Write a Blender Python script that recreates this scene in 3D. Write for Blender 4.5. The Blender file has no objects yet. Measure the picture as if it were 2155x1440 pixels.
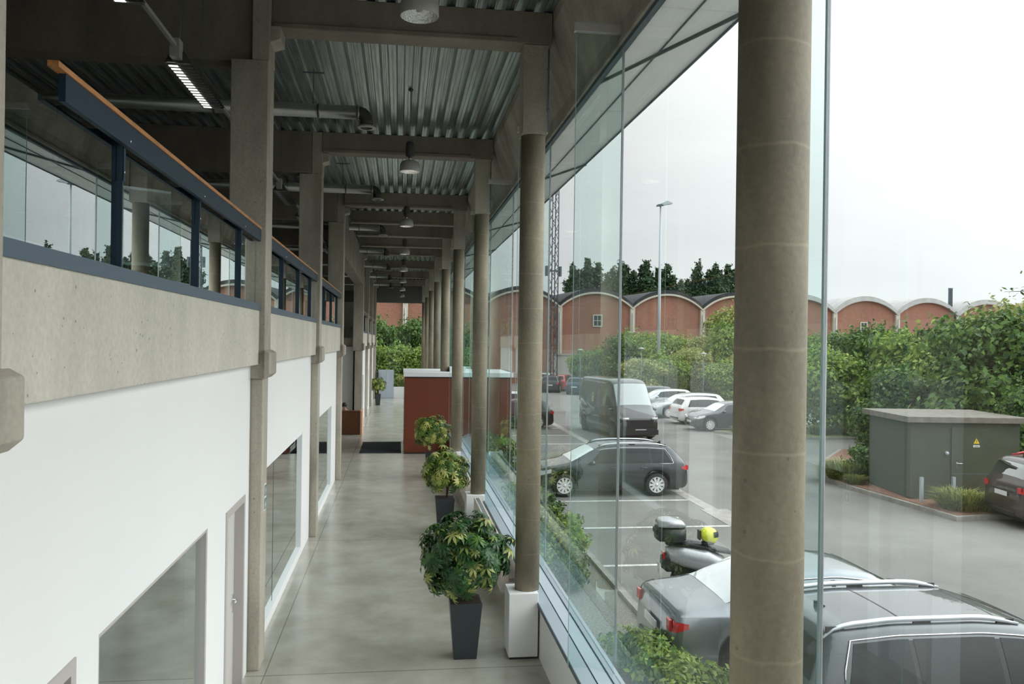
import bpy, bmesh, math, random
import numpy as np
from mathutils import Vector, Matrix
random.seed(7)
sc = bpy.context.scene
C = sc.collection
PI = math.pi

# ------------------------------------------------------------------ camera
H = 4.2
F = 1774.0
TH = math.atan(237 / F)
RO = 0.014
wv = Vector((math.sin(TH), math.cos(TH), 0)); rv = Vector((math.cos(TH), -math.sin(TH), 0)); uv = Vector((0, 0, 1))
right = rv * math.cos(RO) + uv * math.sin(RO)
up = uv * math.cos(RO) - rv * math.sin(RO)
cd = bpy.data.cameras.new('camera'); cam = bpy.data.objects.new('camera', cd); C.objects.link(cam)
m = Matrix.Identity(4)
for i in range(3):
    m[i][0] = right[i]; m[i][1] = up[i]; m[i][2] = -wv[i]
m[2][3] = H
cam.matrix_world = m
cd.sensor_width = 36; cd.lens = 36 * F / 2155; cd.clip_start = 0.05; cd.clip_end = 1000
sc.camera = cam

# ------------------------------------------------------------------ sky and exposure
sc.view_settings.view_transform = 'Standard'; sc.view_settings.look = 'None'
sc.view_settings.gamma = 1; sc.view_settings.use_curve_mapping = False
sc.view_settings.exposure = 0.22
sc.cycles.transparent_max_bounces = 48
sc.cycles.max_bounces = 10; sc.cycles.diffuse_bounces = 5; sc.cycles.glossy_bounces = 5
sc.cycles.sample_clamp_indirect = 6
W = bpy.data.worlds.new('overcast_sky'); sc.world = W; W.use_nodes = True
nt = W.node_tree; nt.nodes.clear()
def wn(t, **k):
    n = nt.nodes.new(t)
    for a, b in k.items(): setattr(n, a, b)
    return n
tc = wn('ShaderNodeTexCoord'); sp = wn('ShaderNodeSeparateXYZ'); nt.links.new(tc.outputs['Generated'], sp.inputs[0])
rmp = wn('ShaderNodeValToRGB'); nt.links.new(sp.outputs['Z'], rmp.inputs[0])
e = rmp.color_ramp.elements
e[0].position = 0.0; e[0].color = (.78, .81, .825, 1)
e[1].position = 1.0; e[1].color = (1.5, 1.55, 1.6, 1)
x = e.new(.10); x.color = (.84, .865, .875, 1)
x = e.new(.30); x.color = (1.02, 1.03, 1.03, 1)
x = e.new(.55); x.color = (1.4, 1.45, 1.48, 1)
dot = wn('ShaderNodeVectorMath', operation='DOT_PRODUCT'); nt.links.new(tc.outputs['Generated'], dot.inputs[0])
dv = Vector((.88, -.12, .50)).normalized(); dot.inputs[1].default_value = dv
mx = wn('ShaderNodeMath', operation='MAXIMUM'); nt.links.new(dot.outputs['Value'], mx.inputs[0]); mx.inputs[1].default_value = 0
pw = wn('ShaderNodeMath', operation='POWER'); nt.links.new(mx.outputs[0], pw.inputs[0]); pw.inputs[1].default_value = 4
ml = wn('ShaderNodeMath', operation='MULTIPLY'); nt.links.new(pw.outputs[0], ml.inputs[0]); ml.inputs[1].default_value = 2.5
ns = wn('ShaderNodeTexNoise'); ns.inputs['Scale'].default_value = 3.0; ns.inputs['Detail'].default_value = 4
mpn = wn('ShaderNodeMapping'); mpn.inputs['Scale'].default_value = (1, 1, 3.5)
nt.links.new(tc.outputs['Generated'], mpn.inputs[0]); nt.links.new(mpn.outputs[0], ns.inputs['Vector'])
mr = wn('ShaderNodeMapRange'); nt.links.new(ns.outputs[0], mr.inputs[0])
mr.inputs[1].default_value = .35; mr.inputs[2].default_value = .65; mr.inputs[3].default_value = .96; mr.inputs[4].default_value = 1.06
ad = wn('ShaderNodeMath', operation='ADD'); nt.links.new(mr.outputs[0], ad.inputs[0]); nt.links.new(ml.outputs[0], ad.inputs[1])
vm = wn('ShaderNodeVectorMath', operation='SCALE'); nt.links.new(rmp.outputs[0], vm.inputs[0]); nt.links.new(ad.outputs[0], vm.inputs['Scale'])
bg = wn('ShaderNodeBackground'); bg.inputs[1].default_value = 1.0; nt.links.new(vm.outputs[0], bg.inputs[0])
wo = wn('ShaderNodeOutputWorld'); nt.links.new(bg.outputs[0], wo.inputs[0])

# ------------------------------------------------------------------ materials
M = {}
def newmat(name):
    m = bpy.data.materials.new(name); m.use_nodes = True
    n = m.node_tree; b = n.nodes['Principled BSDF']; M[name] = m
    return m, n, b
def N(n, t, **k):
    x = n.nodes.new(t)
    for a, b in k.items(): setattr(x, a, b)
    return x
def mat(name, col, rough=.5, metal=0, noise=0, scale=4, bump=0, coat=0, emit=0, spec=.5, stretch=None):
    m, n, b = newmat(name)
    b.inputs['Base Color'].default_value = (*col, 1); b.inputs['Roughness'].default_value = rough
    b.inputs['Metallic'].default_value = metal; b.inputs['Coat Weight'].default_value = coat
    b.inputs['Specular IOR Level'].default_value = spec
    if emit:
        b.inputs['Emission Color'].default_value = (*col, 1); b.inputs['Emission Strength'].default_value = emit
    if noise or bump:
        g = N(n, 'ShaderNodeNewGeometry'); mp = N(n, 'ShaderNodeMapping')
        n.links.new(g.outputs['Position'], mp.inputs[0])
        if stretch: mp.inputs['Scale'].default_value = stretch
        t = N(n, 'ShaderNodeTexNoise'); t.inputs['Scale'].default_value = scale; t.inputs['Detail'].default_value = 6
        n.links.new(mp.outputs[0], t.inputs['Vector'])
        if noise:
            r = N(n, 'ShaderNodeValToRGB'); e = r.color_ramp.elements
            e[0].position = .3; e[0].color = (*[max(c * (1 - noise), 0) for c in col], 1)
            e[1].position = .7; e[1].color = (*[min(c * (1 + noise), 1) for c in col], 1)
            n.links.new(t.outputs[0], r.inputs[0]); n.links.new(r.outputs[0], b.inputs['Base Color'])
        if bump:
            u = N(n, 'ShaderNodeBump'); u.inputs['Strength'].default_value = bump; u.inputs['Distance'].default_value = .02
            n.links.new(t.outputs[0], u.inputs['Height']); n.links.new(u.outputs[0], b.inputs['Normal'])
    return m
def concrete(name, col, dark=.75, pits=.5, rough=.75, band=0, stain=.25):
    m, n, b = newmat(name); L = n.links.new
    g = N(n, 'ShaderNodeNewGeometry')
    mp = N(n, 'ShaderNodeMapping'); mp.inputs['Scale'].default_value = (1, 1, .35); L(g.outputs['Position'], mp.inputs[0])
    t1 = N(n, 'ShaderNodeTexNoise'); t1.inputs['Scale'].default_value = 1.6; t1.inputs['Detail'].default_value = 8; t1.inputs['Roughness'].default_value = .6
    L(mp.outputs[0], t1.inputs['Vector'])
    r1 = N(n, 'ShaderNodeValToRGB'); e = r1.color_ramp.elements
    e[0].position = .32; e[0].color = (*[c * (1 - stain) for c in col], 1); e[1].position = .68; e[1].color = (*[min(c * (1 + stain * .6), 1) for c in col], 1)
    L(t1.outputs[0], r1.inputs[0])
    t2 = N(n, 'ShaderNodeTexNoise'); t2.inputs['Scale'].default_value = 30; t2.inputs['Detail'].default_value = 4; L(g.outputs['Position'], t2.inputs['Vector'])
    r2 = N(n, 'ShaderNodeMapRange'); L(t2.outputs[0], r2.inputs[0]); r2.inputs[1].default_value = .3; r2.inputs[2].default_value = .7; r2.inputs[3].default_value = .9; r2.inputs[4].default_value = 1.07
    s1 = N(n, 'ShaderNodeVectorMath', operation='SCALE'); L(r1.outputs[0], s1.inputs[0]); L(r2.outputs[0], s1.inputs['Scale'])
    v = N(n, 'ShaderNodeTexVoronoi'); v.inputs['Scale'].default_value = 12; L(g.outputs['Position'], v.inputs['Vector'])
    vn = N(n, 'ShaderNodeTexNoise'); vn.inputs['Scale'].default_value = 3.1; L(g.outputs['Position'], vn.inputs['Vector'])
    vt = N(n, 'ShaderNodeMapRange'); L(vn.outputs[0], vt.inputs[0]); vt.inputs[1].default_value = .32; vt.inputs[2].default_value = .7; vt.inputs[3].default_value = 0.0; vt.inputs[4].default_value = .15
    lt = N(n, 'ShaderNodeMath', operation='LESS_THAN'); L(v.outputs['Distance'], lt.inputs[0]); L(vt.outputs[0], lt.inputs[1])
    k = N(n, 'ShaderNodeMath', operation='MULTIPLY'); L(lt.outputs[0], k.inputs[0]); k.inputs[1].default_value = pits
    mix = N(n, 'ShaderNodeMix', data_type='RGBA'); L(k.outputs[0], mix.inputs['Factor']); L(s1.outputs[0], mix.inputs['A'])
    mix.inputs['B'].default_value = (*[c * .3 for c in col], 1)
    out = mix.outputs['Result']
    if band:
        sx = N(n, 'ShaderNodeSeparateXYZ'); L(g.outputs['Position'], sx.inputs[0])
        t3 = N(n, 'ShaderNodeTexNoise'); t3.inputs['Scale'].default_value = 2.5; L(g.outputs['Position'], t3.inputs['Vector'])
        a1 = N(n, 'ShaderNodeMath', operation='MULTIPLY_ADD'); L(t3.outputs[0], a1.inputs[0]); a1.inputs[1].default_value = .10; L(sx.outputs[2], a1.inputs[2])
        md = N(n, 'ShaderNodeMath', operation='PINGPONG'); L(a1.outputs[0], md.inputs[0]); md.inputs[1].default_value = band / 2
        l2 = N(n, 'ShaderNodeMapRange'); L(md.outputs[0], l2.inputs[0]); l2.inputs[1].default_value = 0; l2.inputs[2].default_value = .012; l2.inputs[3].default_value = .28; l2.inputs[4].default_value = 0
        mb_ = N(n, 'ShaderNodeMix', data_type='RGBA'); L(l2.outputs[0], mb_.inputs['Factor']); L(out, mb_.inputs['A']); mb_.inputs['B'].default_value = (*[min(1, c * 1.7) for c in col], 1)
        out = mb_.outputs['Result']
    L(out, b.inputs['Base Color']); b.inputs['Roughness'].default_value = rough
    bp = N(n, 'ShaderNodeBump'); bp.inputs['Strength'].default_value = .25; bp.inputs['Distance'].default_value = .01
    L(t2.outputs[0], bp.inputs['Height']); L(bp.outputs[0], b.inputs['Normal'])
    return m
def glass(name, tint, k=1.7, ior=1.5, rough=0.0, opaque=0, body=(.05, .06, .06)):
    m, n, b = newmat(name); L = n.links.new; n.nodes.remove(b)
    o = n.nodes['Material Output']
    tr = N(n, 'ShaderNodeBsdfTransparent'); tr.inputs[0].default_value = (*tint, 1)
    gl = N(n, 'ShaderNodeBsdfGlossy'); gl.inputs['Roughness'].default_value = rough; gl.inputs[0].default_value = (.95, 1, 1, 1)
    fr = N(n, 'ShaderNodeFresnel'); fr.inputs[0].default_value = ior
    g = N(n, 'ShaderNodeNewGeometry')
    iv = N(n, 'ShaderNodeMath', operation='SUBTRACT'); iv.inputs[0].default_value = 1; L(g.outputs['Backfacing'], iv.inputs[1])
    mu = N(n, 'ShaderNodeMath', operation='MULTIPLY'); L(fr.outputs[0], mu.inputs[0]); L(iv.outputs[0], mu.inputs[1])
    mk = N(n, 'ShaderNodeMath', operation='MULTIPLY', use_clamp=True); L(mu.outputs[0], mk.inputs[0]); mk.inputs[1].default_value = k
    ms = N(n, 'ShaderNodeMixShader')
    base = tr.outputs[0]
    if opaque:
        df = N(n, 'ShaderNodeBsdfDiffuse'); df.inputs[0].default_value = (*body, 1)
        m2 = N(n, 'ShaderNodeMixShader'); m2.inputs[0].default_value = opaque; L(tr.outputs[0], m2.inputs[1]); L(df.outputs[0], m2.inputs[2]); base = m2.outputs[0]
    L(mk.outputs[0], ms.inputs[0]); L(base, ms.inputs[1]); L(gl.outputs[0], ms.inputs[2]); L(ms.outputs[0], o.inputs[0])
    return m
def leafmat(name, cols, trans=.25, rough=.5):
    m, n, b = newmat(name); L = n.links.new
    g = N(n, 'ShaderNodeNewGeometry'); r = N(n, 'ShaderNodeValToRGB')
    L(g.outputs['Random Per Island'], r.inputs[0]); e = r.color_ramp.elements
    r.color_ramp.interpolation = 'LINEAR'
    e[0].position = 0; e[0].color = (*cols[0], 1); e[1].position = 1; e[1].color = (*cols[-1], 1)
    for i, c in enumerate(cols[1:-1]):
        x = e.new((i + 1) / (len(cols) - 1)); x.color = (*c, 1)
    L(r.outputs[0], b.inputs['Base Color']); b.inputs['Roughness'].default_value = rough; b.inputs['Specular IOR Level'].default_value = .35
    tl = N(n, 'ShaderNodeBsdfTranslucent'); L(r.outputs[0], tl.inputs[0])
    ms = N(n, 'ShaderNodeMixShader'); ms.inputs[0].default_value = trans
    L(b.outputs[0], ms.inputs[1]); L(tl.outputs[0], ms.inputs[2]); L(ms.outputs[0], n.nodes['Material Output'].inputs[0])
    return m

concrete('concrete', (.40, .36, .295), stain=.36, pits=.6)
concrete('concrete_round', (.275, .235, .165), stain=.42, pits=.5, band=.47)
concrete('concrete_light', (.56, .525, .45), stain=.14, pits=.75)
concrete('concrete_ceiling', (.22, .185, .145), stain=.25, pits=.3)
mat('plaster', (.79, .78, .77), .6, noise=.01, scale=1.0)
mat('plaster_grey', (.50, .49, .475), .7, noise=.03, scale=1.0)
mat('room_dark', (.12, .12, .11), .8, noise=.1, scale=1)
mat('room_grey', (.26, .30, .27), .7, noise=.05, scale=1)
mat('frame_beige', (.46, .42, .40), .5)
mat('door_leaf', (.56, .54, .51), .5)
mat('steel_blue', (.010, .028, .048), .5, spec=.35)
mat('steel_channel', (.08, .115, .15), .5)
mat('wood_rail', (.46, .20, .07), .45, noise=.25, scale=6, stretch=(6, 1, 6))
mat('galvanised', (.50, .545, .53), .28, .9, noise=.25, scale=9, stretch=(3, .15, 3))
mat('duct', (.33, .33, .30), .35, .8, noise=.08, scale=3)
mat('lamp_dark', (.055, .05, .045), .5)
mat('lamp_mirror', (.85, .85, .83), .22, .9, bump=.9, scale=50)
mat('lamp_grey', (.34, .33, .30), .4)
mat('tube_light', (1, .98, .92), .5, emit=2.2)
mat('bulb', (1, .93, .8), .5, emit=4.0)
mat('aluminium', (.62, .65, .68), .3, .8)
mat('sill_metal', (.36, .42, .47), .35, .3)
mat('black_rubber', (.012, .012, .013), .6)
mat('mat_black', (.012, .013, .02), .95, noise=.2, scale=60)
mat('pot_grey', (.035, .042, .048), .45)
mat('soil', (.05, .032, .02), .95, noise=.4, scale=40)
mat('bark', (.13, .085, .05), .85, noise=.3, scale=20)
mat('cabinet_grey', (.40, .45, .50), .45)
mat('white_paint', (.78, .79, .79), .5)
mat('red_panel', (.155, .030, .008), .5, noise=.22, scale=14, stretch=(1, 1, 12))
mat('wood_desk', (.12, .038, .010), .45, noise=.25, scale=8, stretch=(1, 1, 8))
mat('wood_light', (.75, .45, .28), .5)
mat('radiator', (.55, .50, .44), .5)
mat('kiosk_green', (.050, .060, .034), .6, noise=.12, scale=2)
mat('kiosk_roof', (.17, .155, .13), .8, noise=.25, scale=5)
mat('sign_yellow', (.75, .55, .03), .5)
mat('sign_black', (.01, .01, .01), .5)
mat('sign_white', (.8, .8, .8), .5)
mat('sign_green', (.0, .09, .06), .5)
mat('line_white', (.62, .62, .60), .8, noise=.25, scale=8)
mat('kerb', (.30, .285, .25), .85, noise=.2, scale=5)
mat('gutter', (.36, .335, .31), .85, noise=.2, scale=4)
mat('gravel', (.20, .19, .155), .95, noise=.5, scale=30, bump=.5)
mat('grass_ground', (.15, .19, .06), .95, noise=.5, scale=6, bump=.4)
mat('mulch', (.24, .13, .085), .95, noise=.4, scale=14)
mat('steel_mast', (.42, .47, .50), .5, .3)
mat('steel_dark', (.10, .13, .15), .6)
mat('rib_cream', (.50, .46, .39), .7)
mat('roof_black', (.018, .018, .02), .7)
mat('roof_pale', (.42, .41, .40), .75, noise=.12, scale=1.2)
mat('wall_grey', (.36, .34, .32), .85, noise=.08, scale=1)
mat('window_dark', (.03, .04, .045), .15)
mat('person_skin', (.55, .31, .22), .55)
mat('hair', (.012, .010, .010), .6)
mat('shirt_dark', (.03, .032, .04), .8)
mat('canopy_bar', (.10, .13, .13), .4, .5)
mat('helmet_yellow', (.78, .85, .04), .25, coat=.5)
mat('chrome', (.80, .80, .82), .15, .9)
mat('rim_silver', (.78, .78, .78), .35, .25)
mat('plastic_black', (.022, .023, .025), .45)
mat('lamp_red', (.55, .015, .02), .2, coat=.6)
mat('lamp_clear', (.72, .74, .75), .12, .4, coat=.8)
mat('plate', (.70, .70, .70), .5)
mat('amber', (.9, .25, .03), .3)
mat('emblem_gold', (.50, .38, .14), .4)
glass('facade_glass', (.965, .982, .976), k=.95)
glass('fin_glass', (.885, .945, .935), k=1.0)
glass('balustrade_glass', (.66, .74, .74), k=2.9, ior=1.6)
glass('office_glass', (.66, .78, .72), k=2.6, ior=1.55)
glass('car_glass', (.10, .12, .12), k=.9, opaque=.8, body=(.010, .012, .013))
glass('car_glass_clear', (.45, .50, .50), k=5, opaque=.35, body=(.05, .06, .06))
mat('glass_edge', (.36, .52, .50), .2, .0, coat=.5)
def paint(name, col, metal=.5, rough=.35):
    return mat(name, col, rough, metal, coat=1.0)
paint('paint_anthracite', (.075, .085, .092)); paint('paint_sedan', (.22, .245, .265), .6, .28); paint('paint_wagon', (.035, .040, .047))
paint('paint_van', (.028, .03, .03), .2, .35); paint('paint_white', (.78, .78, .78), 0); paint('paint_darkgrey', (.07, .078, .088))
paint('paint_brown', (.085, .07, .068)); paint('paint_silver', (.48, .50, .52)); paint('paint_blue', (.015, .04, .08)); paint('paint_black', (.015, .017, .02))
paint('paint_red', (.35, .02, .02), .1)
leafmat('leaf_schefflera', [(.02, .055, .018), (.025, .075, .022), (.03, .085, .025), (.035, .10, .03), (.045, .12, .03), (.09, .18, .03), (.42, .42, .14)], .15, .3)
leafmat('leaf_schefflera_pale', [(.03, .07, .015), (.07, .14, .02), (.16, .25, .035), (.40, .42, .10), (.62, .58, .22)], .2, .4)
leafmat('leaf_poplar', [(.022, .055, .022), (.036, .085, .032), (.055, .12, .04)], .2)
leafmat('leaf_dark', [(.025, .065, .015), (.055, .125, .025), (.10, .20, .04), (.18, .29, .06)], .28)
leafmat('leaf_bright', [(.06, .13, .025), (.14, .25, .04), (.25, .37, .06), (.38, .47, .11)], .32)
leafmat('leaf_yellow', [(.12, .17, .035), (.24, .30, .07), (.38, .40, .13), (.50, .46, .20)], .3)
leafmat('grass_blade', [(.10, .14, .03), (.22, .26, .06), (.36, .34, .11)], .3)

# polished floor
m, n, b = newmat('floor_concrete'); L = n.links.new
g = N(n, 'ShaderNodeNewGeometry')
t = N(n, 'ShaderNodeTexNoise'); t.inputs['Scale'].default_value = 1.3; t.inputs['Detail'].default_value = 12; t.inputs['Roughness'].default_value = .62; t.inputs['Distortion'].default_value = .2
L(g.outputs['Position'], t.inputs['Vector'])
r = N(n, 'ShaderNodeValToRGB'); e = r.color_ramp.elements
e[0].position = .30; e[0].color = (.32, .305, .255, 1); e[1].position = .72; e[1].color = (.47, .455, .395, 1)
L(t.outputs[0], r.inputs[0])
sx = N(n, 'ShaderNodeSeparateXYZ'); L(g.outputs['Position'], sx.inputs[0])
def seam(src, pos, period, w):
    a = N(n, 'ShaderNodeMath', operation='SUBTRACT'); L(src, a.inputs[0]); a.inputs[1].default_value = pos
    if period:
        p = N(n, 'ShaderNodeMath', operation='PINGPONG'); L(a.outputs[0], p.inputs[0]); p.inputs[1].default_value = period / 2
    else:
        p = N(n, 'ShaderNodeMath', operation='ABSOLUTE'); L(a.outputs[0], p.inputs[0])
    q = N(n, 'ShaderNodeMath', operation='LESS_THAN'); L(p.outputs[0], q.inputs[0]); q.inputs[1].default_value = w
    return q.outputs[0]
s1 = seam(sx.outputs[0], -1.61, 0, .006); s2 = seam(sx.outputs[1], 10.8, 7.15, .009)
mxx = N(n, 'ShaderNodeMath', operation='MAXIMUM'); L(s1, mxx.inputs[0]); L(s2, mxx.inputs[1])
mf = N(n, 'ShaderNodeMath', operation='MULTIPLY'); L(mxx.outputs[0], mf.inputs[0]); mf.inputs[1].default_value = .65
mix = N(n, 'ShaderNodeMix', data_type='RGBA'); L(mf.outputs[0], mix.inputs['Factor']); L(r.outputs[0], mix.inputs['A']); mix.inputs['B'].default_value = (.06, .055, .045, 1)
L(mix.outputs['Result'], b.inputs['Base Color'])
rr = N(n, 'ShaderNodeMapRange'); L(t.outputs[0], rr.inputs[0]); rr.inputs[3].default_value = .17; rr.inputs[4].default_value = .27; L(rr.outputs[0], b.inputs['Roughness'])
b.inputs['Specular IOR Level'].default_value = .6
# asphalt
m, n, b = newmat('asphalt'); L = n.links.new
g = N(n, 'ShaderNodeNewGeometry')
t = N(n, 'ShaderNodeTexNoise'); t.inputs['Scale'].default_value = .25; t.inputs['Detail'].default_value = 12; t.inputs['Roughness'].default_value = .65; L(g.outputs['Position'], t.inputs['Vector'])
r = N(n, 'ShaderNodeValToRGB'); e = r.color_ramp.elements
e[0].position = .3; e[0].color = (.135, .13, .12, 1); e[1].position = .7; e[1].color = (.23, .225, .21, 1); L(t.outputs[0], r.inputs[0])
t2 = N(n, 'ShaderNodeTexNoise'); t2.inputs['Scale'].default_value = 45; t2.inputs['Detail'].default_value = 3; L(g.outputs['Position'], t2.inputs['Vector'])
q = N(n, 'ShaderNodeMapRange'); L(t2.outputs[0], q.inputs[0]); q.inputs[3].default_value = .75; q.inputs[4].default_value = 1.25
s = N(n, 'ShaderNodeVectorMath', operation='SCALE'); L(r.outputs[0], s.inputs[0]); L(q.outputs[0], s.inputs['Scale']); L(s.outputs[0], b.inputs['Base Color'])
b.inputs['Roughness'].default_value = .8
# brick
m, n, b = newmat('brick'); L = n.links.new
g = N(n, 'ShaderNodeNewGeometry'); sx = N(n, 'ShaderNodeSeparateXYZ'); L(g.outputs['Position'], sx.inputs[0])
cb = N(n, 'ShaderNodeCombineXYZ'); L(sx.outputs[0], cb.inputs[0]); L(sx.outputs[2], cb.inputs[1])
bt = N(n, 'ShaderNodeTexBrick'); L(cb.outputs[0], bt.inputs['Vector']); bt.inputs['Scale'].default_value = 3.2
bt.inputs['Color1'].default_value = (.31, .125, .08, 1); bt.inputs['Color2'].default_value = (.24, .092, .06, 1); bt.inputs['Mortar'].default_value = (.33, .22, .18, 1)
bt.inputs['Mortar Size'].default_value = .018
t = N(n, 'ShaderNodeTexNoise'); t.inputs['Scale'].default_value = .25; t.inputs['Detail'].default_value = 6; L(g.outputs['Position'], t.inputs['Vector'])
q = N(n, 'ShaderNodeMapRange'); L(t.outputs[0], q.inputs[0]); q.inputs[3].default_value = .8; q.inputs[4].default_value = 1.25
s = N(n, 'ShaderNodeVectorMath', operation='SCALE'); L(bt.outputs[0], s.inputs[0]); L(q.outputs[0], s.inputs['Scale']); L(s.outputs[0], b.inputs['Base Color'])
b.inputs['Roughness'].default_value = .85
# canopy sheet: translucent woven metal
m, n, b = newmat('canopy_sheet'); L = n.links.new
b.inputs['Base Color'].default_value = (.62, .62, .60, 1); b.inputs['Roughness'].default_value = .5
g = N(n, 'ShaderNodeNewGeometry'); wvx = N(n, 'ShaderNodeTexWave'); wvx.wave_type = 'BANDS'; wvx.bands_direction = 'Y'; wvx.inputs['Scale'].default_value = 3.0; wvx.inputs['Distortion'].default_value = 0.5
L(g.outputs['Position'], wvx.inputs['Vector'])
bp = N(n, 'ShaderNodeBump'); bp.inputs['Strength'].default_value = .12; bp.inputs['Distance'].default_value = .01; L(wvx.outputs[0], bp.inputs['Height']); L(bp.outputs[0], b.inputs['Normal'])
tl = N(n, 'ShaderNodeBsdfTranslucent'); tl.inputs[0].default_value = (.72, .73, .71, 1)
ms = N(n, 'ShaderNodeMixShader'); ms.inputs[0].default_value = .45; L(b.outputs[0], ms.inputs[1]); L(tl.outputs[0], ms.inputs[2]); L(ms.outputs[0], n.nodes['Material Output'].inputs[0])

# ------------------------------------------------------------------ helpers
class MB:
    def __init__(s): s.v = []; s.f = []; s.m = []; s.mi = 0; s.sm = []; s.smooth = False
    def add(s, vs, fs):
        o = len(s.v); s.v += [tuple(p) for p in vs]
        for f in fs: s.f.append([o + i for i in f]); s.m.append(s.mi); s.sm.append(s.smooth)
    def box(s, x0, x1, y0, y1, z0, z1):
        if x0 > x1: x0, x1 = x1, x0
        if y0 > y1: y0, y1 = y1, y0
        if z0 > z1: z0, z1 = z1, z0
        s.add([(x0, y0, z0), (x1, y0, z0), (x1, y1, z0), (x0, y1, z0), (x0, y0, z1), (x1, y0, z1), (x1, y1, z1), (x0, y1, z1)],
              [(0, 3, 2, 1), (4, 5, 6, 7), (0, 1, 5, 4), (1, 2, 6, 5), (2, 3, 7, 6), (3, 0, 4, 7)])
        return s
    def prism(s, poly, a, b, ax='z'):
        """poly 2D counter-clockwise; extruded between a and b along ax ('z': xy, 'y': xz, 'x': yz)"""
        n = len(poly)
        def P(p, h): return {'z': (p[0], p[1], h), 'y': (p[0], h, p[1]), 'x': (h, p[0], p[1])}[ax]
        s.add([P(p, a) for p in poly] + [P(p, b) for p in poly],
              [tuple(range(n))[::-1], tuple(range(n, 2 * n))] + [(i, (i + 1) % n, n + (i + 1) % n, n + i) for i in range(n)])
        return s
    def frustum(s, c, w0, w1, z0, z1):
        x, y = c; a, b = w0 / 2, w1 / 2
        s.add([(x - a, y - a, z0), (x + a, y - a, z0), (x + a, y + a, z0), (x - a, y + a, z0), (x - b, y - b, z1), (x + b, y - b, z1), (x + b, y + b, z1), (x - b, y + b, z1)],
              [(0, 3, 2, 1), (4, 5, 6, 7), (0, 1, 5, 4), (1, 2, 6, 5), (2, 3, 7, 6), (3, 0, 4, 7)])
        return s
    def lathe(s, prof, c=(0, 0, 0), n=24, ax='z', a0=0, cap=True):
        sm = s.smooth; s.smooth = True
        vs = []
        for r, h in prof:
            for i in range(n):
                a = 2 * PI * i / n + a0
                p = (r * math.cos(a), r * math.sin(a))
                q = {'z': (p[0], p[1], h), 'y': (p[0], h, p[1]), 'x': (h, p[0], p[1])}[ax]
                vs.append((q[0] + c[0], q[1] + c[1], q[2] + c[2]))
        fs = []
        for k in range(len(prof) - 1):
            for i in range(n):
                j = (i + 1) % n
                fs.append((k * n + i, k * n + j, (k + 1) * n + j, (k + 1) * n + i))
        if cap and prof[0][0] > 1e-4: fs.append(tuple(range(n))[::-1])
        if cap and prof[-1][0] > 1e-4: fs.append(tuple(range((len(prof) - 1) * n, len(prof) * n)))
        s.add(vs, fs); s.smooth = sm
        return s
    def tube(s, pts, r, n=8):
        sm = s.smooth; s.smooth = True
        pts = [Vector(p) for p in pts]; rs = r if isinstance(r, (list, tuple)) else [r] * len(pts)
        vs = []
        for k, p in enumerate(pts):
            d = (pts[min(k + 1, len(pts) - 1)] - pts[max(k - 1, 0)]).normalized()
            a = Vector((0, 0, 1)) if abs(d.z) < .9 else Vector((1, 0, 0))
            u = d.cross(a).normalized(); w = d.cross(u)
            for i in range(n):
                t = 2 * PI * i / n
                vs.append(p + u * rs[k] * math.cos(t) + w * rs[k] * math.sin(t))
        fs = []
        for k in range(len(pts) - 1):
            for i in range(n):
                j = (i + 1) % n; fs.append((k * n + i, k * n + j, (k + 1) * n + j, (k + 1) * n + i))
        fs += [tuple(range(n))[::-1], tuple(range((len(pts) - 1) * n, len(pts) * n))]
        s.add(vs, fs); s.smooth = sm
        return s
    def build(s, name, mats, parent=None, bevel=0, loc=None):
        me = bpy.data.meshes.new(name); me.from_pydata(s.v, [], s.f)
        for mm in (mats if isinstance(mats, (list, tuple)) else [mats]): me.materials.append(M[mm])
        me.polygons.foreach_set('material_index', s.m); me.polygons.foreach_set('use_smooth', s.sm)
        b_ = bmesh.new(); b_.from_mesh(me); bmesh.ops.recalc_face_normals(b_, faces=b_.faces); b_.to_mesh(me); b_.free()
        me.update()
        o = bpy.data.objects.new(name, me); C.objects.link(o)
        if parent: o.parent = parent
        if loc: o.location = loc
        if bevel:
            bv = o.modifiers.new('bevel', 'BEVEL'); bv.width = bevel; bv.segments = 2; bv.limit_method = 'ANGLE'
        return o
def tag(o, label=None, cat=None, group=None, kind=None):
    if label: o['label'] = label
    if cat: o['category'] = cat
    if group: o['group'] = group
    if kind: o['kind'] = kind
    return o
def empty(name, loc, rz=0, label=None, cat=None, group=None):
    o = bpy.data.objects.new(name, None); C.objects.link(o); o.location = loc; o.rotation_euler = (0, 0, rz); o.empty_display_size = .1
    return tag(o, label, cat, group)
def struct(name, mb, m, bevel=0): return tag(mb.build(name, m, bevel=bevel), kind='structure')
def kids(o): return [c for c in bpy.data.objects if c.parent == o]
def copy_tree(o, parent=None):
    c = o.copy(); C.objects.link(c); c.parent = parent
    for ch in kids(o): copy_tree(ch, c)
    return c
ORD = ['first', 'second', 'third', 'fourth', 'fifth', 'sixth', 'seventh', 'eighth', 'ninth', 'tenth', 'eleventh', 'twelfth', 'thirteenth', 'fourteenth', 'fifteenth', 'sixteenth']

# ------------------------------------------------------------------ bay grid
P = 7.15
CY = [3.76] + [11.27 + P * k for k in range(8)]          # column axes
Y0, YE = -3.0, 62.0
GZ = -.2                                        # ground outside

# ------------------------------------------------------------------ shell
struct('floor', MB().box(-14, 2.25, Y0, YE + .3, -.19, 0), 'floor_concrete')
b_ = MB()                                     # outside asphalt with the building's footprint left out
b_.box(2.25, 160, -40, 160, GZ - .3, GZ); b_.box(-60, 2.25, YE + .3, 160, GZ - .3, GZ)
struct('ground', b_, 'asphalt')
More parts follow.
